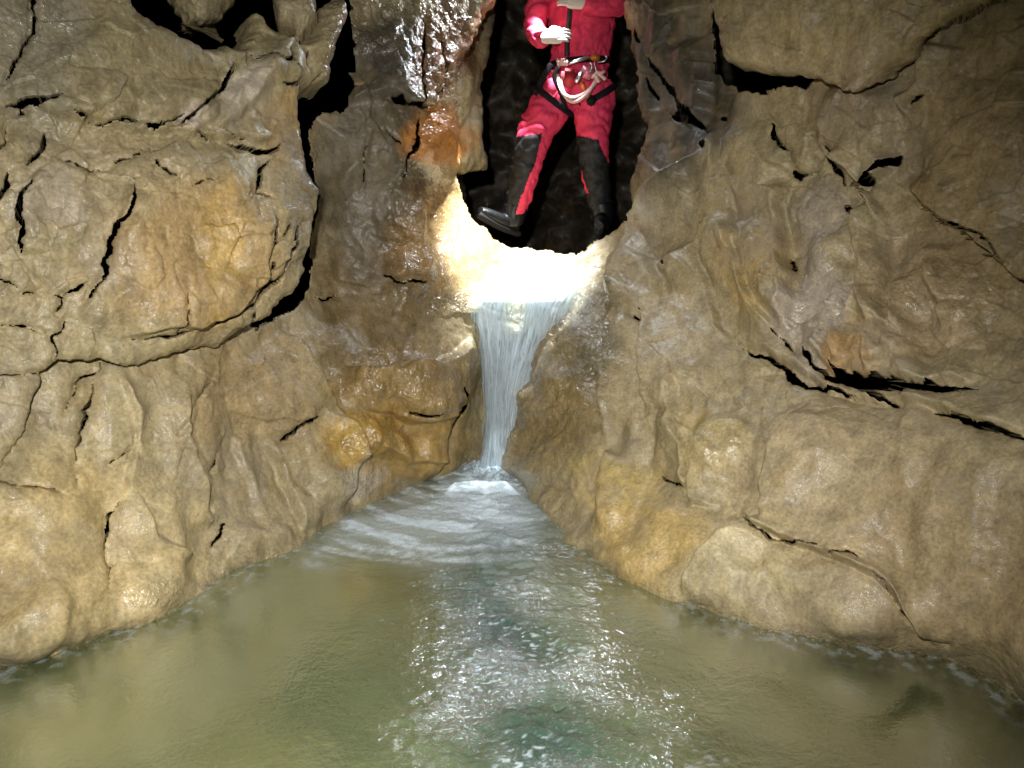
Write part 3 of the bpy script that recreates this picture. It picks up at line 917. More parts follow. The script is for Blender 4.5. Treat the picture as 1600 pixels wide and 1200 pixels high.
BOULDER_D = [(-700, -600, 1.9), (-700, 200, 1.7), (-700, 800, 1.6), (0, -500, 2.75), (0, -100, 2.6), (0, 100, 2.55), (0, 300, 2.42), (0, 480, 2.33), (0, 600, 2.30), (0, 740, 2.23),
             (70, 590, 2.39), (200, -300, 3.0), (200, 0, 2.85), (200, 100, 2.82), (200, 300, 2.68), (200, 450, 2.62), (200, 560, 2.60), (350, 100, 3.12), (350, 300, 2.92), (350, 450, 2.85),
             (350, 540, 2.90), (450, 100, 3.32), (450, 200, 3.25), (450, 300, 3.18), (450, 420, 3.05), (440, 490, 3.06), (490, 300, 3.32), (500, 60, 3.5), (540, 20, 3.6), (495, 430, 3.2)]
boulder = block('rock_buttress', LEFT_BOULDER, BOULDER_D, .1, 22, 'B', rings=(.03, .09, .22), parts=PARTS_B,
                tfun=lambda x, y: .035 + .10 * sstep(230, 480, x))
tag(boulder, 'great bulging tan rock buttress, split by long black cracks, overhanging its lower edge', 'boulder')

rblock = block('limestone_block', RIGHT_BLOCK, [(1090, -200, 3.5), (1110, 0, 3.42), (1120, 90, 3.38), (1250, 60, 3.08), (1250, 130, 3.12), (1400, 60, 2.82), (1400, 130, 2.88), (1540, 0, 2.62), (1400, -250, 3.0), (1700, -200, 2.4)],
               .10, 26, 'N', rings=(.04, .12, .3))
tag(rblock, 'large squared tan limestone block overhanging the black gap above the fissured right wall', 'boulder')
wedge = block('wedge_stone', WEDGE, [(1190, 140, 3.52), (1250, 140, 3.38), (1210, 220, 3.40), (1265, 215, 3.27), (1250, 265, 3.28), (1230, 180, 3.38)], .05, 18, 'N', rings=(.03, .1))
tag(wedge, 'narrow wedge-shaped stone jammed under the large squared limestone block', 'boulder')
sa = block('chockstone', STONE_A, [(240, -60, 3.2), (260, 20, 3.16), (310, 0, 3.14), (380, 0, 3.34), (340, 45, 3.22), (300, -110, 3.2)], .12, 34, 'N', rings=(.05, .15, .3))
tag(sa, 'rounded tan boulder jammed above the black gap over the split buttress', 'boulder')
sb = block('chockstone', STONE_B, [(425, -60, 3.46), (430, 0, 3.44), (495, 0, 3.5), (465, 34, 3.42), (480, -100, 3.5)], .08, 22, 'N', rings=(.05, .15, .3))
tag(sb, 'small rounded stone jammed high in the dark gap beside the pointed rock stub', 'boulder')


# dark passage behind the caver
def build_passage():
    ny, na = 90, 150
    ys = 4.86 + (np.linspace(0, 1, ny) ** 1.2) * 3.6
    ang = np.linspace(0, 2 * math.pi, na)
    Yg, A = np.meshgrid(ys, ang, indexing='ij')
    k = (Yg - 4.86) / 3.6
    cxx = .33 + .42 * k ** 1.5
    hw = .72 + .9 * sstep(.12, .5, k)
    X = cxx + hw * np.sign(np.cos(A)) * np.abs(np.cos(A)) ** .7
    Z = 2.45 + 1.75 * np.sign(np.sin(A)) * np.abs(np.sin(A)) ** .8
    Z = np.where(Z < 1.0, 1.0 + (Z - 1.0) * .25, Z)
    P = np.stack([X, Yg, Z], -1).reshape(-1, 3)
    P32 = P.astype(np.float32)
    d = (fbm(P32, 1.6, 3., 3) * .28 + np.abs(fbm(P32, 5., 8., 3)) * .14)
    c = np.stack([np.cos(A), 0 * A, .5 * np.sin(A)], -1).reshape(-1, 3)
    V = P + c * d[:, None]
    cap = []
    ring = V.reshape(ny, na, 3)[-1]
    cen = ring.mean(0)
    for q in np.linspace(.96, .02, 26):
        cap.append(cen + (ring - cen) * q)
    cap = np.concatenate(cap)
    cap[:, 1] += fbm(cap.astype(np.float32), 1.8, 6., 3) * .5 + np.abs(fbm(cap.astype(np.float32), 5., 16., 2)) * .12
    V = np.concatenate([V, cap])
    F = grid_faces(na, ny + 26)
    o = mesh_obj('passage_wall', V, F, ROCK)
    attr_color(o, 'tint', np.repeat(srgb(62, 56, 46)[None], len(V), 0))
    attr_float(o, 'wet', np.full(len(V), .2))
    tag(o, 'dark narrow stream passage opening behind the caver', kind='structure')


build_passage()


# rock slab standing inside the passage mouth, seen left of the caver
INNER = [(700, -200), (800, -200), (790, 0), (776, 60), (768, 140), (770, 200), (780, 262), (740, 270), (690, 262), (680, 100), (690, -200)]
inner = block('rock_slab', INNER, [(730, -150, 5.05), (790, -100, 5.5), (730, 100, 5.0), (770, 100, 5.2), (730, 260, 4.95), (778, 260, 5.2)], .08, 20, 'N', rings=(.05, .2, .5))
tag(inner, 'dim brown rock slab inside the passage beside the caver', 'boulder')


# chamber around and behind the photographer
def build_chamber():
    nu, nv = 90, 50
    u = np.linspace(0, 2 * math.pi, nu)
    v = np.linspace(-.75, math.pi / 2, nv)
    U, Vv = np.meshgrid(u, v)
    X = 3.1 * np.cos(Vv) * np.sin(U)
    Y = -1.0 + 3.6 * np.cos(Vv) * np.cos(U)
    Z = .6 + 3.4 * np.sin(Vv)
    P = np.stack([X, Y, Z], -1).reshape(-1, 3)
    d = fbm(P.astype(np.float32), .8, 2., 4) * .5
    C = np.array([0, -1, .6])
    P = P + (P - C) / np.linalg.norm(P - C, axis=1)[:, None] * d[:, None]
    F = grid_faces(nu, nv)
    m = (P[F][:, :, 1].max(1) < 1.75) | ((P[F][:, :, 2].min(1) > 3.0))
    V, F, _ = compact(P, F[m], [])
    o = mesh_obj('cave_ceiling', V, F, ROCK)
    attr_color(o, 'tint', np.repeat(BASE[None], len(V), 0))
    attr_float(o, 'wet', np.full(len(V), .2))
    tag(o, 'rough limestone vault of the cave chamber over the pool', kind='structure')


build_chamber()


# ------------------------------------------------------------------ pool bed and water
def build_bed():
    xs = np.linspace(-3.4, 3.4, 130)
    ys = np.linspace(-4.2, 4.4, 150)
    gx, gy = np.meshgrid(xs, ys)
    P = np.stack([gx.ravel(), gy.ravel(), 0 * gx.ravel()], -1)
    P32 = P.astype(np.float32)
    P[:, 2] = -.72 + .16 * fbm(P32, .9, 5., 3) + .03 * fbm(P32, 6., 6., 2)
    o = mesh_obj('pool_bed', P, grid_faces(len(xs), len(ys)), ROCK)
    attr_color(o, 'tint', np.repeat(srgb(150, 132, 84)[None], len(P), 0))
    attr_float(o, 'wet', np.zeros(len(P)))
    tag(o, 'silty tan rock bed of the cave pool', kind='structure')


build_bed()


def water_material():
    m, nt, out = new_mat('silty_water')
    pos = N(nt, 'ShaderNodeNewGeometry').outputs['Position']
    foam = N(nt, 'ShaderNodeAttribute', _attribute_name='foam').outputs['Fac']
    silt = N(nt, 'ShaderNodeAttribute', _attribute_name='silt').outputs['Color']
    thick = N(nt, 'ShaderNodeAttribute', _attribute_name='murk').outputs['Fac']
    chop = N(nt, 'ShaderNodeAttribute', _attribute_name='chop').outputs['Fac']

    def nz(scale, detail=3, rough=0.55, dist=0.0):
        n = N(nt, 'ShaderNodeTexNoise', Scale=scale, Detail=detail, Roughness=rough, Distortion=dist)
        nt.links.new(pos, n.inputs['Vector'])
        return n.outputs['Fac']
    col = mixc(nt, 'MULTIPLY', 1.0, silt, ramp(nt, nz(2.6, 5, .6, 1.2), [(0.3, .82), (0.7, 1.18)]))
    dif = N(nt, 'ShaderNodeBsdfDiffuse')
    nt.links.new(col, dif.inputs['Color'])
    tr = N(nt, 'ShaderNodeBsdfTransparent', Color=(.72, .74, .56, 1))
    body = N(nt, 'ShaderNodeMixShader')
    nt.links.new(thick, body.inputs[0])
    nt.links.new(tr.outputs[0], body.inputs[1])
    nt.links.new(dif.outputs[0], body.inputs[2])
    b1 = N(nt, 'ShaderNodeBump', Distance=0.012)
    nt.links.new(math_n(nt, 'ADD', math_n(nt, 'MULTIPLY', chop, .95), .05), b1.inputs['Strength'])
    nt.links.new(nz(70, 3, .6, .4), b1.inputs['Height'])
    gl = N(nt, 'ShaderNodeBsdfGlossy', Roughness=0.10, Color=(.95, .97, 1, 1))
    nt.links.new(b1.outputs[0], gl.inputs['Normal'])
    fr = N(nt, 'ShaderNodeFresnel', IOR=1.33)
    nt.links.new(b1.outputs[0], fr.inputs['Normal'])
    surf = N(nt, 'ShaderNodeMixShader')
    nt.links.new(math_n(nt, 'MULTIPLY', fr.outputs[0], .42), surf.inputs[0])
    nt.links.new(body.outputs[0], surf.inputs[1])
    nt.links.new(gl.outputs[0], surf.inputs[2])
    fo = N(nt, 'ShaderNodeBsdfPrincipled', Roughness=0.35)
    fo.inputs['Base Color'].default_value = (.76, .88, .96, 1)
    b2 = N(nt, 'ShaderNodeBump', Strength=0.7, Distance=0.01)
    nt.links.new(nz(110, 4, .7), b2.inputs['Height'])
    nt.links.new(b2.outputs[0], fo.inputs['Normal'])
    bub = ramp(nt, nz(130, 4, .7, .5), [(0.32, 0.45), (0.58, 1.2)])
    fm = math_n(nt, 'MULTIPLY', foam, bub, True)
    fin = N(nt, 'ShaderNodeMixShader')
    nt.links.new(fm, fin.inputs[0])
    nt.links.new(surf.outputs[0], fin.inputs[1])
    nt.links.new(fo.outputs[0], fin.inputs[2])
    nt.links.new(fin.outputs[0], out.inputs[0])
    return m


WATER = water_material()


def build_water():
    xs = axis(-3.2, -1.9, 1.9, 3.2, .0065, .1)
    ys = axis(-4.0, 1.55, 4.3, 4.35, .0065, .12)
    gx, gy = np.meshgrid(xs, ys)
    P = np.stack([gx.ravel(), gy.ravel(), 0 * gx.ravel()], -1)
    px, py = proj(P)
    P32 = P.astype(np.float32)
    far = P[:, 1] < 1.3
    # the current runs from the foot of the fall towards the viewer
    base = np.array([-.05, 4.02])
    ccx = 770 + .13 * (py - 720) + 30 * np.sin(py / 90.)
    halfw = 60 + .42 * (py - 700)
    cur = .9 * np.exp(-((px - ccx - 30) / (halfw * .85)) ** 2) * sstep(690, 740, py)
    cur = np.where(far, .5 * np.exp(-((P[:, 0] - .2) / .6) ** 2), cur)
    fan = np.clip(gauss(px, py, 700, 800, 190, 60, -12) + gauss(px, py, 790, 760, 80, 60), 0, 1)
    chop = np.clip(.05 + .85 * cur + .7 * fan, 0, 1)
    patch = .55 + .9 * sstep(-.15, .4, fbm(P32, 3.2, 44., 2))
    chop = chop * patch
    st = (1.0, 1.35, 1)
    z = noise(P32, 5.5, 1., st) * .016 + noise(P32, 13., 7., st) * .0095 + noise(P32, 29., 13., st) * .005 + noise(P32, 62., 23., st) * .0022
    ridge = (.35 - np.abs(noise(P32 + .03 * noise(P32, 8., 3.)[:, None], 19., 71., st))) * .012
    P[:, 2] = (z * 1.35 + ridge * 1.4) * chop + noise(P32, 2.2, 9.) * .004
    r = np.hypot(P[:, 0] - base[0], P[:, 1] - base[1])
    # foam: boiling foot of the fall, then arcs and streaks thrown across the pool
    th = np.arctan2(P[:, 0] - base[0], base[1] - P[:, 1])
    R3 = np.stack([th * 2.2, r * 10.0 + .6 * th, 0 * r], -1).astype(np.float32)
    arcs = sstep(-.12, .26, fbm(R3, 1.0, 5., 3))
    poly = [(490, 872), (540, 812), (640, 770), (704, 745), (716, 712), (816, 708), (824, 752), (845, 800), (825, 850), (700, 880), (600, 868)]
    sd = poly_sd(px + 26 * noise(P32, 7., 4.), py + 34 * noise(R3, 1.3, 14.), poly, 80)
    foam = sstep(-34, 40, sd) * (.62 + 1.3 * arcs * (.45 + .9 * sstep(-.25, .3, fbm(P32, 22., 86., 3)))) * (1 - .5 * sstep(790, 880, py))
    foam = foam * (1 - .15 * np.exp(-((P[:, 0] + .02) / .22) ** 2 - ((P[:, 1] - 3.72) / .24) ** 2) * 0)
    foam = np.maximum(foam, sstep(.50, .12, r + .12 * fbm(P32, 12., 51., 3)) * (.6 + .4 * arcs))
    foam = np.maximum(foam, np.exp(-((px - ccx - 25) / (halfw * .5)) ** 2) * sstep(1050, 800, py) * .28 * sstep(.0, .3, fbm(P32, 14., 66., 3, (1, 1.6, 1))))
    fl = sstep(-.02, .3, fbm(P32, 4.5, 96., 2)) * sstep(.16, .34, fbm(P32, 34., 36., 2, (1, 2.0, 1)))
    foam = np.maximum(foam, fl * cur * .8 * (~far))
    # froth along the shore
    dl = np.minimum(seg_dist(px, py, WATERLINE)[0], seg_dist(px, py, WATERLINE_R[2:])[0])
    froth = np.exp(-(dl / 20.) ** 2) * sstep(.0, .4, fbm(P32, 22., 46., 3)) * .34
    foam = np.maximum(foam, np.where(far, 0, froth))
    foam = np.where(far, 0, foam)
    teal = np.clip(np.exp(-((px - ccx + 10) / (halfw * .75)) ** 2), 0, 1)
    teal = np.where(far, 0, teal) * (.75 + .5 * noise(P32, 2.4, 33.))
    teal = np.clip(teal, 0, 1)[:, None]
    right = sstep(900, 1250, px)[:, None]
    silt = srgb(122, 132, 90) * (1 - right) + srgb(92, 98, 64) * right
    silt = silt * (1 - teal) + srgb(28, 72, 70) * teal
    murk = .94 - .30 * np.exp(-(dl / 34.) ** 2)
    murk = np.where(far, .9, murk)
    F = grid_faces(len(xs), len(ys))
    o = mesh_obj('pool_water', P, F, WATER)
    attr_float(o, 'foam', foam)
    attr_color(o, 'silt', silt)
    attr_float(o, 'murk', murk)
    attr_float(o, 'chop', chop)
    tag(o, 'silty green pool water, rippled and glinting along the current', kind='structure')


build_water()


# ------------------------------------------------------------------ waterfall
def fall_material(name, seed, cover):
    m, nt, out = new_mat(name)
    uv = N(nt, 'ShaderNodeAttribute', _attribute_name='flow').outputs['Vector']
    dens = N(nt, 'ShaderNodeAttribute', _attribute_name='dens').outputs['Fac']
    mp = N(nt, 'ShaderNodeMapping')
    mp.inputs['Scale'].default_value = (42, 2.2, 1)
    mp.inputs['Location'].default_value = (seed, seed * 2.3, 0)
    nt.links.new(uv, mp.inputs['Vector'])
    n1 = N(nt, 'ShaderNodeTexNoise', Scale=1.0, Detail=5.0, Roughness=0.65, Distortion=0.35)
    nt.links.new(mp.outputs[0], n1.inputs['Vector'])
    mp2 = N(nt, 'ShaderNodeMapping')
    mp2.inputs['Scale'].default_value = (16, 9, 1)
    nt.links.new(uv, mp2.inputs['Vector'])
    n2 = N(nt, 'ShaderNodeTexNoise', Scale=1.0, Detail=5.0, Roughness=0.75, Distortion=0.8)
    nt.links.new(mp2.outputs[0], n2.inputs['Vector'])
    mixn = math_n(nt, 'ADD', math_n(nt, 'MULTIPLY', n1.outputs['Fac'], .6), math_n(nt, 'MULTIPLY', n2.outputs['Fac'], .4))
    a = ramp(nt, mixn, [(0.36, 0.12), (0.56, 1.0)])
    a = math_n(nt, 'MULTIPLY', math_n(nt, 'ADD', math_n(nt, 'MULTIPLY', a, .75), .25), math_n(nt, 'MULTIPLY', dens, cover), True)
    b = N(nt, 'ShaderNodeBsdfPrincipled', Roughness=0.25)
    b.inputs['Base Color'].default_value = (.86, .93, .97, 1)
    bp = N(nt, 'ShaderNodeBump', Strength=0.6, Distance=0.02)
    nt.links.new(n1.outputs['Fac'], bp.inputs['Height'])
    nt.links.new(bp.outputs[0], b.inputs['Normal'])
    tl = N(nt, 'ShaderNodeBsdfTranslucent', Color=(.80, .90, .96, 1))
    mx = N(nt, 'ShaderNodeMixShader', Fac=0.55)
    nt.links.new(b.outputs[0], mx.inputs[1])
    nt.links.new(tl.outputs[0], mx.inputs[2])
    tr = N(nt, 'ShaderNodeBsdfTransparent', Color=(.93, .96, .97, 1))
    fin = N(nt, 'ShaderNodeMixShader')
    nt.links.new(a, fin.inputs[0])
    nt.links.new(tr.outputs[0], fin.inputs[1])
    nt.links.new(mx.outputs[0], fin.inputs[2])
    nt.links.new(fin.outputs[0], out.inputs[0])
    return m


def build_fall():
    root = empty('waterfall', W(786, 712, 4.15))
    tag(root, 'white stream pouring over the bright lip and down the notch into the pool', kind='structure')
    rows = [(402, 792, 905), (425, 768, 910), (450, 748, 908), (475, 735, 893), (500, 735, 884), (530, 741, 872), (560, 747, 856), (590, 751, 840), (620, 754, 828), (660, 756, 819), (700, 753, 818), (728, 746, 822)]
    ry, rl, rr = [np.array(k, float) for k in zip(*rows)]
    for k, (cover, seed, off) in enumerate(((.95, 3., .035), (.8, 11., .075))):
        nu, nv = 110, 170
        v = np.linspace(0, 1, nv)
        u = np.linspace(0, 1, nu)
        py1 = 402 + (728 - 402) * v
        U, Vv = np.meshgrid(u, v)
        PY = 402 + 326 * Vv
        L = np.interp(py1, ry, rl)[:, None]
        R = np.interp(py1, ry, rr)[:, None]
        inset = .04 * k
        PX = L + (R - L) * (inset + (1 - 2 * inset) * U)
        Y = DEPTH(PX.ravel(), PY.ravel()).reshape(PX.shape)
        # free fall: never further back than a smooth jet from the brink
        jet = 4.16 - .17 * sstep(470, 720, PY)
        arch = .05 * (1 - (2 * U - 1) ** 2)
        Y = np.where(PY > 470, np.minimum(Y, jet), Y)
        t = sstep(440, 520, PY)
        Y = Y * (1 - t) + jet * t - off - arch * t
        P = unproj(PX.ravel(), PY.ravel(), Y.ravel())
        S = np.stack([U.ravel() * 14, Vv.ravel() * 2.0, 0 * U.ravel() + seed], -1).astype(np.float32)
        P[:, 1] += fbm(S, 1., seed, 3) * .03
        P[:, 0] += noise(S, .7, seed + 5) * .012
        o = mesh_obj('water_sheet', P, grid_faces(nu, nv), FALLM[k], root)
        o.matrix_parent_inverse = Matrix.Translation(-root.location)
        fl = o.data.attributes.new('flow', 'FLOAT_VECTOR', 'POINT')
        fl.data.foreach_set('vector', np.stack([(U + .25 * (U - .5) * (1 - Vv)).ravel(), Vv.ravel(), 0 * U.ravel()], -1).astype(np.float32).ravel())
        mid = np.exp(-((PX - 806) / 20.) ** 2) * sstep(440, 470, PY) * sstep(560, 500, PY)
        edge = sstep(0, .12, U) * sstep(0, .12, 1 - U)
        top = sstep(402, 470, PY)
        left_right = .75 + .35 * sstep(.45, .7, U)
        attr_float(o, 'dens', np.clip(edge * (1 - .85 * mid) * (.12 + .88 * top) * left_right, 0, 1).ravel())
    # loose strands and drops beside the sheets
    r = random.Random(5)
    V, F = [], []
    for i in range(240):
        u0 = r.random()
        s = r.uniform(0, .95)
        e = min(1, s + r.uniform(.02, .10))
        prev = None
        n = 5
        rad = r.uniform(.001, .0026)
        ph = r.uniform(0, 6)
        for j in range(n + 1):
            t = s + (e - s) * j / n
            y = 455 + (724 - 455) * t
            l, rr_ = np.interp(y, ry, rl), np.interp(y, ry, rr)
            x = l + (rr_ - l) * u0 + 2.0 * math.sin(ph + t * 7)
            Y = min(4.16 - .17 * float(sstep(470, 720, y)), float(DEPTH(np.array([x]), np.array([y]))[0])) - .09 - .05 * (1 - (2 * u0 - 1) ** 2) + .01 * math.sin(ph * 3)
            c = unproj(x, y, Y)
            w = rad * math.sin(math.pi * (j + .15) / (n + .3))
            idx = len(V)
            for q in range(4):
                a = q * math.pi / 2
                V.append((c[0] + w * math.cos(a), c[1] + w * math.sin(a), c[2]))
            if prev is not None:
                for q in range(4):
                    F.append((prev + q, prev + (q + 1) % 4, idx + (q + 1) % 4, idx + q))
            prev = idx
    o = mesh_obj('water_strands', V, F, FOAM, root)
    o.matrix_parent_inverse = Matrix.Translation(-root.location)
    o['kind'] = 'stuff'
    # boiling foam at the foot
    n = 150
    gx, gy = np.meshgrid(np.linspace(-.5, .2, n), np.linspace(3.55, 4.34, n))
    P = np.stack([gx.ravel(), gy.ravel(), 0 * gx.ravel()], -1)
    P32 = P.astype(np.float32)
    g = np.exp(-(((P[:, 0] + .08) / .22) ** 2 + ((P[:, 1] - 4.0) / .18) ** 2))
    b = sstep(.10, .85, g + .45 * fbm(P32, 9., 3., 3))
    P[:, 2] = -.03 + b * (.055 + .06 * np.abs(fbm(P32, 12., 8., 3)) + .05 * fbm(P32, 30., 18., 3))
    boil = sstep(.05, .7, g + .3 * fbm(P32, 14., 23., 3))
    o = mesh_obj('foam_boil', P, grid_faces(n, n), BOIL, root)
    attr_float(o, 'dens', boil)
    o.matrix_parent_inverse = Matrix.Translation(-root.location)
    o['kind'] = 'stuff'
    # spray drops
    me_v, me_f = [], []
    oct_v = [(1, 0, 0), (-1, 0, 0), (0, 1, 0), (0, -1, 0), (0, 0, 1), (0, 0, -1)]
    oct_f = [(0, 2, 4), (2, 1, 4), (1, 3, 4), (3, 0, 4), (2, 0, 5), (1, 2, 5), (3, 1, 5), (0, 3, 5)]
    for i in range(260):
        x, y = r.gauss(-.06, .12), r.gauss(3.93, .09)
        z = abs(r.gauss(0, .05)) + .05
        s = r.uniform(.0012, .0032)
        k0 = len(me_v)
        me_v += [(x + a * s, y + b_ * s, z + c_ * s) for a, b_, c_ in oct_v]
        me_f += [(a + k0, b_ + k0, c_ + k0) for a, b_, c_ in oct_f]
    o = mesh_obj('spray_drops', me_v, me_f, FOAM, root)
    o.matrix_parent_inverse = Matrix.Translation(-root.location)
    o['kind'] = 'stuff'


FALLM = [fall_material('falling_water_back', 3.0, 1.7), fall_material('falling_water_front', 11.0, 1.2)]
def boil_material():
    m, nt, out = new_mat('boiling_foam')
    pos = N(nt, 'ShaderNodeNewGeometry').outputs['Position']
    dens = N(nt, 'ShaderNodeAttribute', _attribute_name='dens').outputs['Fac']
    n = N(nt, 'ShaderNodeTexNoise', Scale=70.0, Detail=5.0, Roughness=0.7)
    nt.links.new(pos, n.inputs['Vector'])
    a = math_n(nt, 'MULTIPLY', dens, ramp(nt, n.outputs['Fac'], [(0.34, 0.15), (0.58, 1.1)]), True)
    b = N(nt, 'ShaderNodeBsdfPrincipled', Roughness=0.35)
    b.inputs['Base Color'].default_value = (.66, .78, .86, 1)
    bp = N(nt, 'ShaderNodeBump', Strength=0.8, Distance=0.012)
    nt.links.new(n.outputs['Fac'], bp.inputs['Height'])
    nt.links.new(bp.outputs[0], b.inputs['Normal'])
    tr = N(nt, 'ShaderNodeBsdfTransparent')
    fin = N(nt, 'ShaderNodeMixShader')
    nt.links.new(a, fin.inputs[0])
    nt.links.new(tr.outputs[0], fin.inputs[1])
    nt.links.new(b.outputs[0], fin.inputs[2])
    nt.links.new(fin.outputs[0], out.inputs[0])
    return m


BOIL = boil_material()
FOAM = simple('foam', (.42, .52, .58), .45, bump=.6, bscale=120, var=.12)
build_fall()

# ------------------------------------------------------------------ the caver
RED = simple('red_caving_suit', (.74, .05, .12), .66, bump=.2, bscale=45, var=.2, spec=.25)
BLACK = simple('black_rubber_panel', (.012, .012, .013), .6, bump=.5, bscale=28, var=.9, spec=.3)
WEB = simple('black_webbing', (.010, .010, .012), .75, bump=.2, bscale=300, var=.3, spec=.15)
SKIN = simple('skin', (.62, .42, .33), .5, var=.08)
GLOVE = simple('pale_glove', (.72, .66, .58), .6, bump=.2, bscale=90, var=.1)
BOOT = simple('black_boot_rubber', (.006, .006, .007), .4, bump=.2, bscale=50, var=.3, spec=.3)
ROPE = simple('pale_pink_rope', (.78, .50, .46), .6, bump=.5, bscale=260, var=.25)
METAL = simple('brushed_metal', (.62, .63, .66), .3, 1.0, var=.1)
PINK = simple('pink_anodised_metal', (.72, .22, .28), .35, .3, var=.12)
ORANGE = simple('orange_anodised_metal', (.55, .17, .03), .4, .2, var=.15)
HELMET = simple('red_helmet_shell', (.45, .04, .04), .3, var=.1)
LENS = simple('lamp_glass', (.8, .85, .9), .1)
REDTAPE = simple('red_webbing', (.36, .02, .03), .6, bump=.2, bscale=200, var=.2)

PY0 = 5.02


def loft(bm, sections, n=18):
    """sections: (centre, radius across, radius deep); rings stand square to the path"""
    pts = [Vector(s[0]) for s in sections]
    rings = []
    for i, (c, ra, rb) in enumerate(sections):
        a = pts[max(i - 1, 0)]
        b = pts[min(i + 1, len(pts) - 1)]
        d = (b - a).normalized()
        deep = Vector((0, 1, 0)) - d * d.y
        if deep.length < .2:
            deep = Vector((0, 0, 1)) - d * d.z
        deep.normalize()
        side = d.cross(deep).normalized()
        ring = [bm.verts.new(pts[i] + side * (ra * math.cos(t)) + deep * (rb * math.sin(t))) for t in (2 * math.pi * k / n for k in range(n))]
        rings.append(ring)
    for p, q in zip(rings[:-1], rings[1:]):
        for k in range(n):
            bm.faces.new((p[k], p[(k + 1) % n], q[(k + 1) % n], q[k]))
    bm.faces.new(rings[0][::-1])
    bm.faces.new(rings[-1])


def smooth_sections(sec, m=5):
    out = []
    P = [np.array([*s[0], s[1], s[2]], float) for s in sec]
    for i in range(len(P) - 1):
        p0, p1, p2, p3 = P[max(i - 1, 0)], P[i], P[i + 1], P[min(i + 2, len(P) - 1)]
        for k in range(m):
            t = k / m
            q = .5 * (2 * p1 + (p2 - p0) * t + (2 * p0 - 5 * p1 + 4 * p2 - p3) * t * t + (3 * p1 - p0 - 3 * p2 + p3) * t ** 3)
            out.append((tuple(q[:3]), q[3], q[4]))
    out.append((tuple(P[-1][:3]), P[-1][3], P[-1][4]))
    return out


def remeshed(chains, voxel, smooth_it=4):
    bm = bmesh.new()
    for ch in chains:
        loft(bm, smooth_sections(ch))
    bmesh.ops.recalc_face_normals(bm, faces=bm.faces)
    me = bpy.data.meshes.new('tmp')
    bm.to_mesh(me)
    bm.free()
    o = bpy.data.objects.new('tmp', me)
    COL.objects.link(o)
    r = o.modifiers.new('r', 'REMESH')
    r.mode = 'VOXEL'
    r.voxel_size = voxel
    s = o.modifiers.new('s', 'SMOOTH')
    s.factor = .5
    s.iterations = smooth_it
    dg = bpy.context.evaluated_depsgraph_get()
    ev = o.evaluated_get(dg)
    m2 = ev.to_mesh()
    V = np.empty(len(m2.vertices) * 3, np.float32)
    m2.vertices.foreach_get('co', V)
    Nn = np.empty(len(m2.vertices) * 3, np.float32)
    m2.vertices.foreach_get('normal', Nn)
    F = [tuple(p.vertices) for p in m2.polygons]
    ev.to_mesh_clear()
    bpy.data.objects.remove(o)
    return V.reshape(-1, 3), Nn.reshape(-1, 3), F


def poly_mesh(name, V, F, mats, parent, smooth=True):
    me = bpy.data.meshes.new(name)
    me.from_pydata([tuple(v) for v in np.asarray(V).tolist()], [], F)
    for m in mats:
        me.materials.append(m)
    for p in me.polygons:
        p.use_smooth = smooth
    o = bpy.data.objects.new(name, me)
    COL.objects.link(o)
    o.parent = parent
    if parent is not None:
        r = parent
        o.matrix_parent_inverse = Matrix.Translation(-r.location) if r.parent is None else Matrix.Identity(4)
    return o


def tube(name, pts, rad, mat, parent, n=8, m=6, flat=1.0):
    bm = bmesh.new()
    loft(bm, smooth_sections([(p, rad, rad * flat) for p in pts], m), n)
    bmesh.ops.recalc_face_normals(bm, faces=bm.faces)
    V = [tuple(v.co) for v in bm.verts]
    F = [tuple(v.index for v in f.verts) for f in bm.faces]
    bm.verts.index_update()
    F = [tuple(v.index for v in f.verts) for f in bm.faces]
    bm.free()
    return poly_mesh(name, V, F, [mat], parent)


def bevel_box(name, c, size, rot, mat, parent, bev=.006):
    bm = bmesh.new()
    bmesh.ops.create_cube(bm, size=1.0)
    bmesh.ops.scale(bm, vec=size, verts=bm.verts)
    bmesh.ops.bevel(bm, geom=bm.edges[:], offset=bev, segments=2, affect='EDGES')
    bmesh.ops.transform(bm, matrix=Matrix.Translation(c) @ rot, verts=bm.verts)
    bm.verts.index_update()
    V = [tuple(v.co) for v in bm.verts]
    F = [tuple(v.index for v in f.verts) for f in bm.faces]
    bm.free()
    return poly_mesh(name, V, F, [mat], parent)


def g(px, py, dy=0.0):
    return tuple(W(px, py, PY0 + dy))


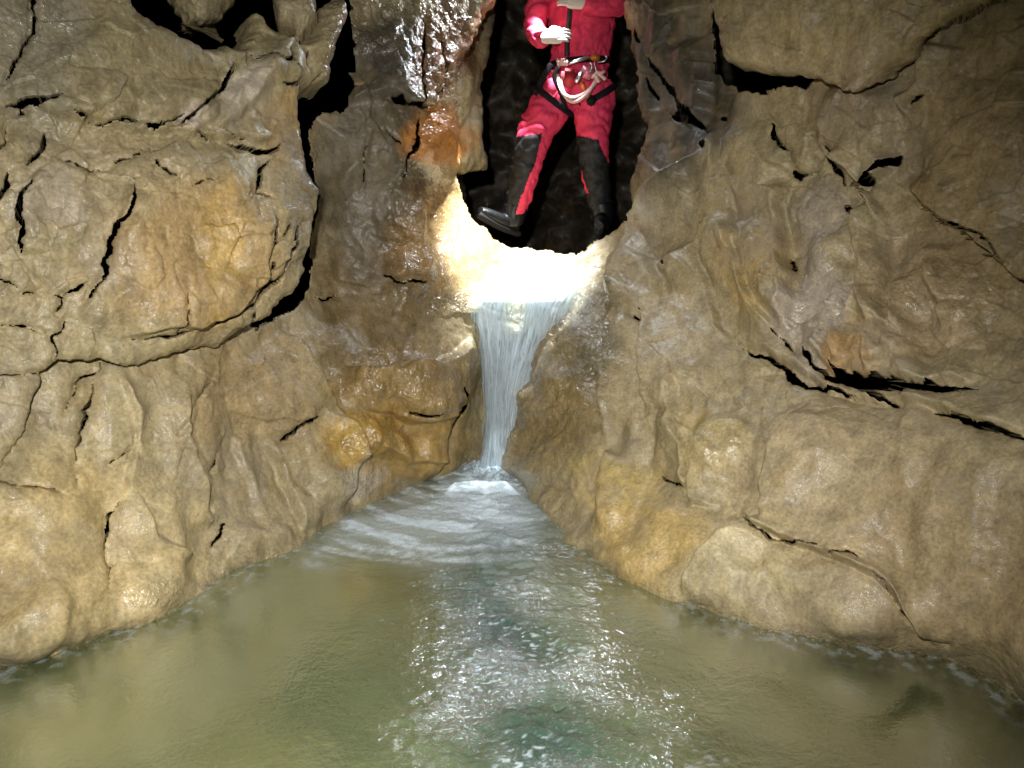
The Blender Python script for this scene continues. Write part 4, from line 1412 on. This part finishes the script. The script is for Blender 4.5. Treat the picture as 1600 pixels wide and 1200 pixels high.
def build_person():
    root = empty('person', W(870, 350, PY0))
    tag(root, 'person in red caving suit with black knee panels standing astride the lip of the waterfall', 'person')
    torso = [(g(906, 168, .02), .10, .10), (g(906, 140, .02), .175, .13), (g(907, 118, .02), .178, .135), (g(907, 96, .02), .172, .13), (g(908, 70, .02), .19, .14), (g(909, 35, .02), .215, .15), (g(908, -5, .02), .235, .145),
             (g(906, -38, .02), .215, .12), (g(904, -56, .02), .12, .09)]
    neck = [(g(904, -50, .02), .062, .065), (g(898, -72, -.02), .058, .062)]
    head = [(g(892, -66, -.09), .045, .05), (g(890, -76, -.11), .066, .082), (g(888, -90, -.12), .076, .095), (g(888, -106, -.11), .074, .09), (g(889, -118, -.09), .045, .06)]
    nose = [(g(887, -84, -.20), .012, .012), (g(887, -92, -.205), .010, .016)]
    leg_l = [(g(880, 128, .02), 0.128, 0.134), (g(868, 150, .01), 0.141, 0.144), (g(852, 180, -.02), 0.131, 0.134), (g(839, 205, -.04), 0.116, 0.120), (g(831, 225, -.05), 0.111, 0.116), (g(822, 260, -.03), 0.102, 0.105), (g(814, 295, .0), 0.092, 0.094),
             (g(806, 325, .02), 0.081, 0.086), (g(800, 347, .03), 0.071, 0.077)]
    leg_r = [(g(930, 128, .02), 0.123, 0.134), (g(928, 150, .01), 0.131, 0.139), (g(926, 180, -.02), 0.124, 0.131), (g(926, 205, -.04), 0.111, 0.118), (g(926, 225, -.05), 0.107, 0.113), (g(929, 260, -.02), 0.098, 0.103), (g(934, 295, .02), 0.089, 0.094),
             (g(938, 322, .04), 0.079, 0.083), (g(941, 340, .05), 0.071, 0.075)]
    # folded arms: image-left forearm comes forward across the belly, image-right one is raised across the chest
    arm_l = [(g(866, -36, .02), .085, .09), (g(850, -14, -.02), .085, .088), (g(840, 18, -.06), .078, .082), (g(836, 44, -.10), .070, .074), (g(842, 56, -.18), .062, .064), (g(852, 58, -.24), .052, .054)]
    arm_r = [(g(944, -38, .02), .085, .09), (g(960, -22, -.03), .085, .088), (g(968, -2, -.10), .078, .082), (g(958, 8, -.15), .072, .074), (g(930, 8, -.20), .064, .066), (g(912, 5, -.21), .052, .054)]
    V, Nn, F = remeshed([torso, neck, head, nose, leg_l, leg_r, arm_l, arm_r], .0075, 5)
    P32 = V.astype(np.float32)
    wr = np.abs(noise(P32 + .04 * noise(P32, 9., 3.)[:, None], 8.5, 5., (1, 1, 1.6))) * .046 + fbm(P32, 26., 9., 2) * .003
    px, py = proj(V)
    fold = np.exp(-((py - 92) / 22.) ** 2) * np.abs(noise(P32, 24., 15., (1.6, 1, .35))) * .05
    skin = py < -62
    wr = wr * (1 - .35 * sstep(200, 225, py))
    V = V + Nn * (np.where(skin, 0, wr + fold - .008))[:, None]
    body = poly_mesh('body', V, F, [RED, BLACK, SKIN], root)
    me = body.data
    cen = np.empty(len(me.polygons) * 3, np.float32)
    me.polygons.foreach_get('center', cen)
    cen = cen.reshape(-1, 3)
    fx, fy = proj(cen)
    jx = fx + 2.5 * noise(cen, 22., 4.)
    jy = fy + 2.5 * noise(cen, 22., 8.)
    kl = np.interp(jy, [205, 213, 250, 300, 345], [846, 846, 838, 818, 800])
    lower_l = (jx < 872) & (jy > 212 - .12 * (jx - 820)) & (jx < kl) & (cen[:, 1] < PY0 + .06)
    kr = np.interp(jy, [215, 222, 240, 258, 300, 345], [934, 936, 944, 953, 970, 980])
    klr = np.interp(jy, [210, 258, 266, 303, 306, 345], [890, 890, 908, 920, 890, 890])
    lower_r = (jx > 880) & (jy > 214 + .2 * (jx - 912)) & (jx < kr) & (jx > klr)
    mi = np.zeros(len(cen), np.int32)
    mi[lower_l | lower_r] = 1
    mi[(fy < -62)] = 2
    me.polygons.foreach_set('material_index', mi)
    me.update()

    # hands
    def hand(name, wrist, aim, up, thumb_dir, s=1.0, curl=.9):
        wrist, aim, up = Vector(wrist), Vector(aim).normalized(), Vector(up).normalized()
        side = aim.cross(up).normalized()
        up = side.cross(aim).normalized()
        ch = [[(wrist - aim * .03, .030, .024), (wrist + aim * .02, .036, .020), (wrist + aim * .06, .042, .019), (wrist + aim * .09, .040, .016)]]
        for k, ln in enumerate((.070, .080, .075, .058)):
            base = wrist + aim * .088 + side * ((k - 1.5) * .020)
            p = [base - aim * .02]
            d = aim.copy()
            q = base.copy()
            p.append(q.copy())
            for f in (.45, .32, .23):
                d = (d + up * (-curl * (.55 + .1 * k))).normalized()
                q = q + d * ln * f
                p.append(q.copy())
            ch.append([(tuple(x), .0095 - .0009 * i, .0092 - .0009 * i) for i, x in enumerate(p)])
        tb = wrist + aim * .025 + side * (thumb_dir * .030)
        t1 = tb + (aim * .6 + side * thumb_dir * .7 - up * .3).normalized() * .034
        t2 = t1 + (aim * .9 + side * thumb_dir * .1 - up * .5).normalized() * .028
        ch.append([(tuple(tb), .013, .012), (tuple(t1), .0105, .010), (tuple(t2), .009, .0085)])
        v, nn, f = remeshed([[(tuple(Vector(a)), b * s, c * s) for a, b, c in x] for x in ch], .0034, 3)
        return poly_mesh(name, v, f, [GLOVE], root)
    hand('hand', g(853, 58, -.245), (1, -.1, .12), (.1, -1, .25), -1, 1.15, .55)
    hand('hand', g(911, 5, -.215), (-1, -.05, .2), (-.1, -1, .25), 1, 1.1, .6)

    # boots
    def boot(name, chains):
        v, nn, f = remeshed(chains, .006, 3)
        return poly_mesh(name, v, f, [BOOT], root)
    b1 = boot('boot', [[(g(806, 322, .02), .082, .086), (g(802, 340, .02), .078, .082), (g(801, 350, .03), .066, .08)],
                       [(g(806, 355, .06), .034, .05), (g(796, 350, .02), .050, .056), (g(780, 343, -.05), .044, .054), (g(762, 334, -.10), .036, .052), (g(750, 329, -.13), .026, .040)]])
    b2 = boot('boot', [[(g(938, 318, .04), .082, .086), (g(941, 336, .04), .076, .082), (g(942, 345, .05), .064, .08)],
                       [(g(944, 348, .10), .05, .04), (g(942, 346, .02), .054, .046), (g(939, 347, -.08), .052, .042), (g(937, 350, -.17), .046, .034), (g(936, 352, -.21), .034, .026)]])
    tube('sole', [g(808, 364, .05), g(794, 359, .0), g(778, 352, -.06), g(760, 342, -.11), g(748, 335, -.13)], .026, WEB, b1, 8, 4, 1.9)
    tube('sole', [g(944, 354, .08), g(942, 354, .0), g(938, 356, -.1), g(936, 358, -.2)], .03, WEB, b2, 8, 4, 1.4)

    # helmet and lamp
    hv, hn, hf = remeshed([[(g(888, -96, -.11), .105, .128), (g(888, -108, -.105), .108, .130), (g(889, -120, -.095), .092, .112), (g(889, -131, -.09), .05, .065)]], .008, 4)
    hel = poly_mesh('helmet', hv, hf, [HELMET], root)
    bevel_box('headlamp', Vector(HEADLAMP) + Vector((0, .10, .02)), (.07, .05, .045), Matrix.Rotation(-.6, 4, 'X'), WEB, hel)

    # harness: belt, leg loops, gear, lanyard
    har = empty('harness', (0, 0, 0))
    har.parent = root
    har.matrix_parent_inverse = Matrix.Translation(-root.location)

    def ring(name, c, rx, ry, tilt, rad, mat, flat):
        pts = []
        for k in range(25):
            a = 2 * math.pi * k / 24
            v = Vector((rx * math.cos(a), ry * math.sin(a), 0))
            v = Matrix.Rotation(tilt[0], 3, 'X') @ (Matrix.Rotation(tilt[1], 3, 'Y') @ v)
            pts.append(tuple(Vector(c) + v))
        return tube(name, pts, rad, mat, har, 8, 3, flat)
    ring('belt', g(907, 99, .02), .192, .160, (.05, -.06), .020, WEB, .35)
    ring('leg_loop', g(864, 155, .0), .158, .158, (.25, .62), .020, WEB, .35)
    ring('leg_loop', g(929, 150, .0), .146, .150, (.2, -.5), .020, WEB, .35)
    f = -.185
    tube('strap', [g(874, 104, f + .02), g(866, 120, f + .02), g(876, 145, f), g(884, 168, f + .04)], .014, WEB, har, 8, 5, .4)
    tube('strap', [g(862, 100, f + .08), g(848, 122, f + .08), g(838, 150, f + .1)], .02, WEB, har, 8, 5, .4)
    tube('tie_in_bar', [g(888, 99, f - .02), g(905, 94, f - .03), g(922, 88, f - .02)], .011, METAL, har, 8, 4, .6)
    bevel_box('pouch', g(889, 122, f + .01), (.10, .05, .11), Matrix.Rotation(.1, 4, 'Y'), REDTAPE, har, .02)
    bevel_box('descender', g(917, 113, f - .02), (.095, .03, .075), Matrix.Rotation(.35, 4, 'Y'), PINK, har, .012)
    bevel_box('pulley', g(905, 121, f - .03), (.028, .03, .07), Matrix.Rotation(.6, 4, 'Y'), METAL, har, .006)
    bevel_box('clamp', g(911, 134, f - .02), (.03, .03, .055), Matrix.Rotation(-.4, 4, 'Y'), ORANGE, har, .006)
    bevel_box('clamp', g(930, 90, f - .02), (.055, .035, .04), Matrix.Rotation(.1, 4, 'Y'), ORANGE, har, .008)
    bevel_box('clamp', g(918, 148, f - .01), (.03, .028, .04), Matrix.Rotation(.5, 4, 'Y'), ORANGE, har, .006)
    bevel_box('tool_pouch', g(924, 157, f + .02), (.055, .04, .06), Matrix.Rotation(.4, 4, 'Y'), WEB, har, .01)
    tube('carabiner', [g(934, 97, f - .03), g(943, 96, f - .04), g(948, 91, f - .04), g(946, 87, f - .04)], .0055, METAL, har)
    tube('carabiner', [g(922, 98, f - .03), g(925, 104, f - .05), g(922, 112, f - .04)], .006, METAL, har)
    tube('carabiner', [g(929, 97, f - .03), g(930, 104, f - .05), g(933, 112, f - .04)], .006, METAL, har)
    tube('lanyard', [g(872, 116, f - .02), g(874, 132, f - .05), g(881, 147, f - .07), g(895, 153, f - .08), g(912, 147, f - .08), g(926, 135, f - .06), g(934, 122, f - .05), g(938, 113, f - .04)], .0115, ROPE, har)
    tube('lanyard', [g(876, 120, f - .02), g(878, 138, f - .05), g(886, 154, f - .07), g(898, 159, f - .08), g(914, 150, f - .09), g(924, 138, f - .07), g(930, 126, f - .05), g(932, 116, f - .04)], .011, ROPE, har)
    for kx, ky, ex, ey in ((934, 114, 946, 124), (930, 118, 936, 128), (938, 116, 944, 112)):
        tube('knot', [g(kx - 4, ky + 3, f - .05), g(kx, ky, f - .08), g(ex, ey, f - .06)], .011, ROPE, har)
    for kx in (871, 876, 880, 884):
        tube('knot', [g(kx, 94, f - .02), g(kx + 1.5, 97, f - .05), g(kx + 2, 101, f - .03)], .011, ROPE, har)
    # chest zip flap
    tube('zip_flap', [g(892, -6, -.20), g(890, 20, -.20), g(888, 45, -.19), g(886, 66, -.17), g(886, 88, -.16)], .016, BLACK, root, 8, 5, .5)


build_person()
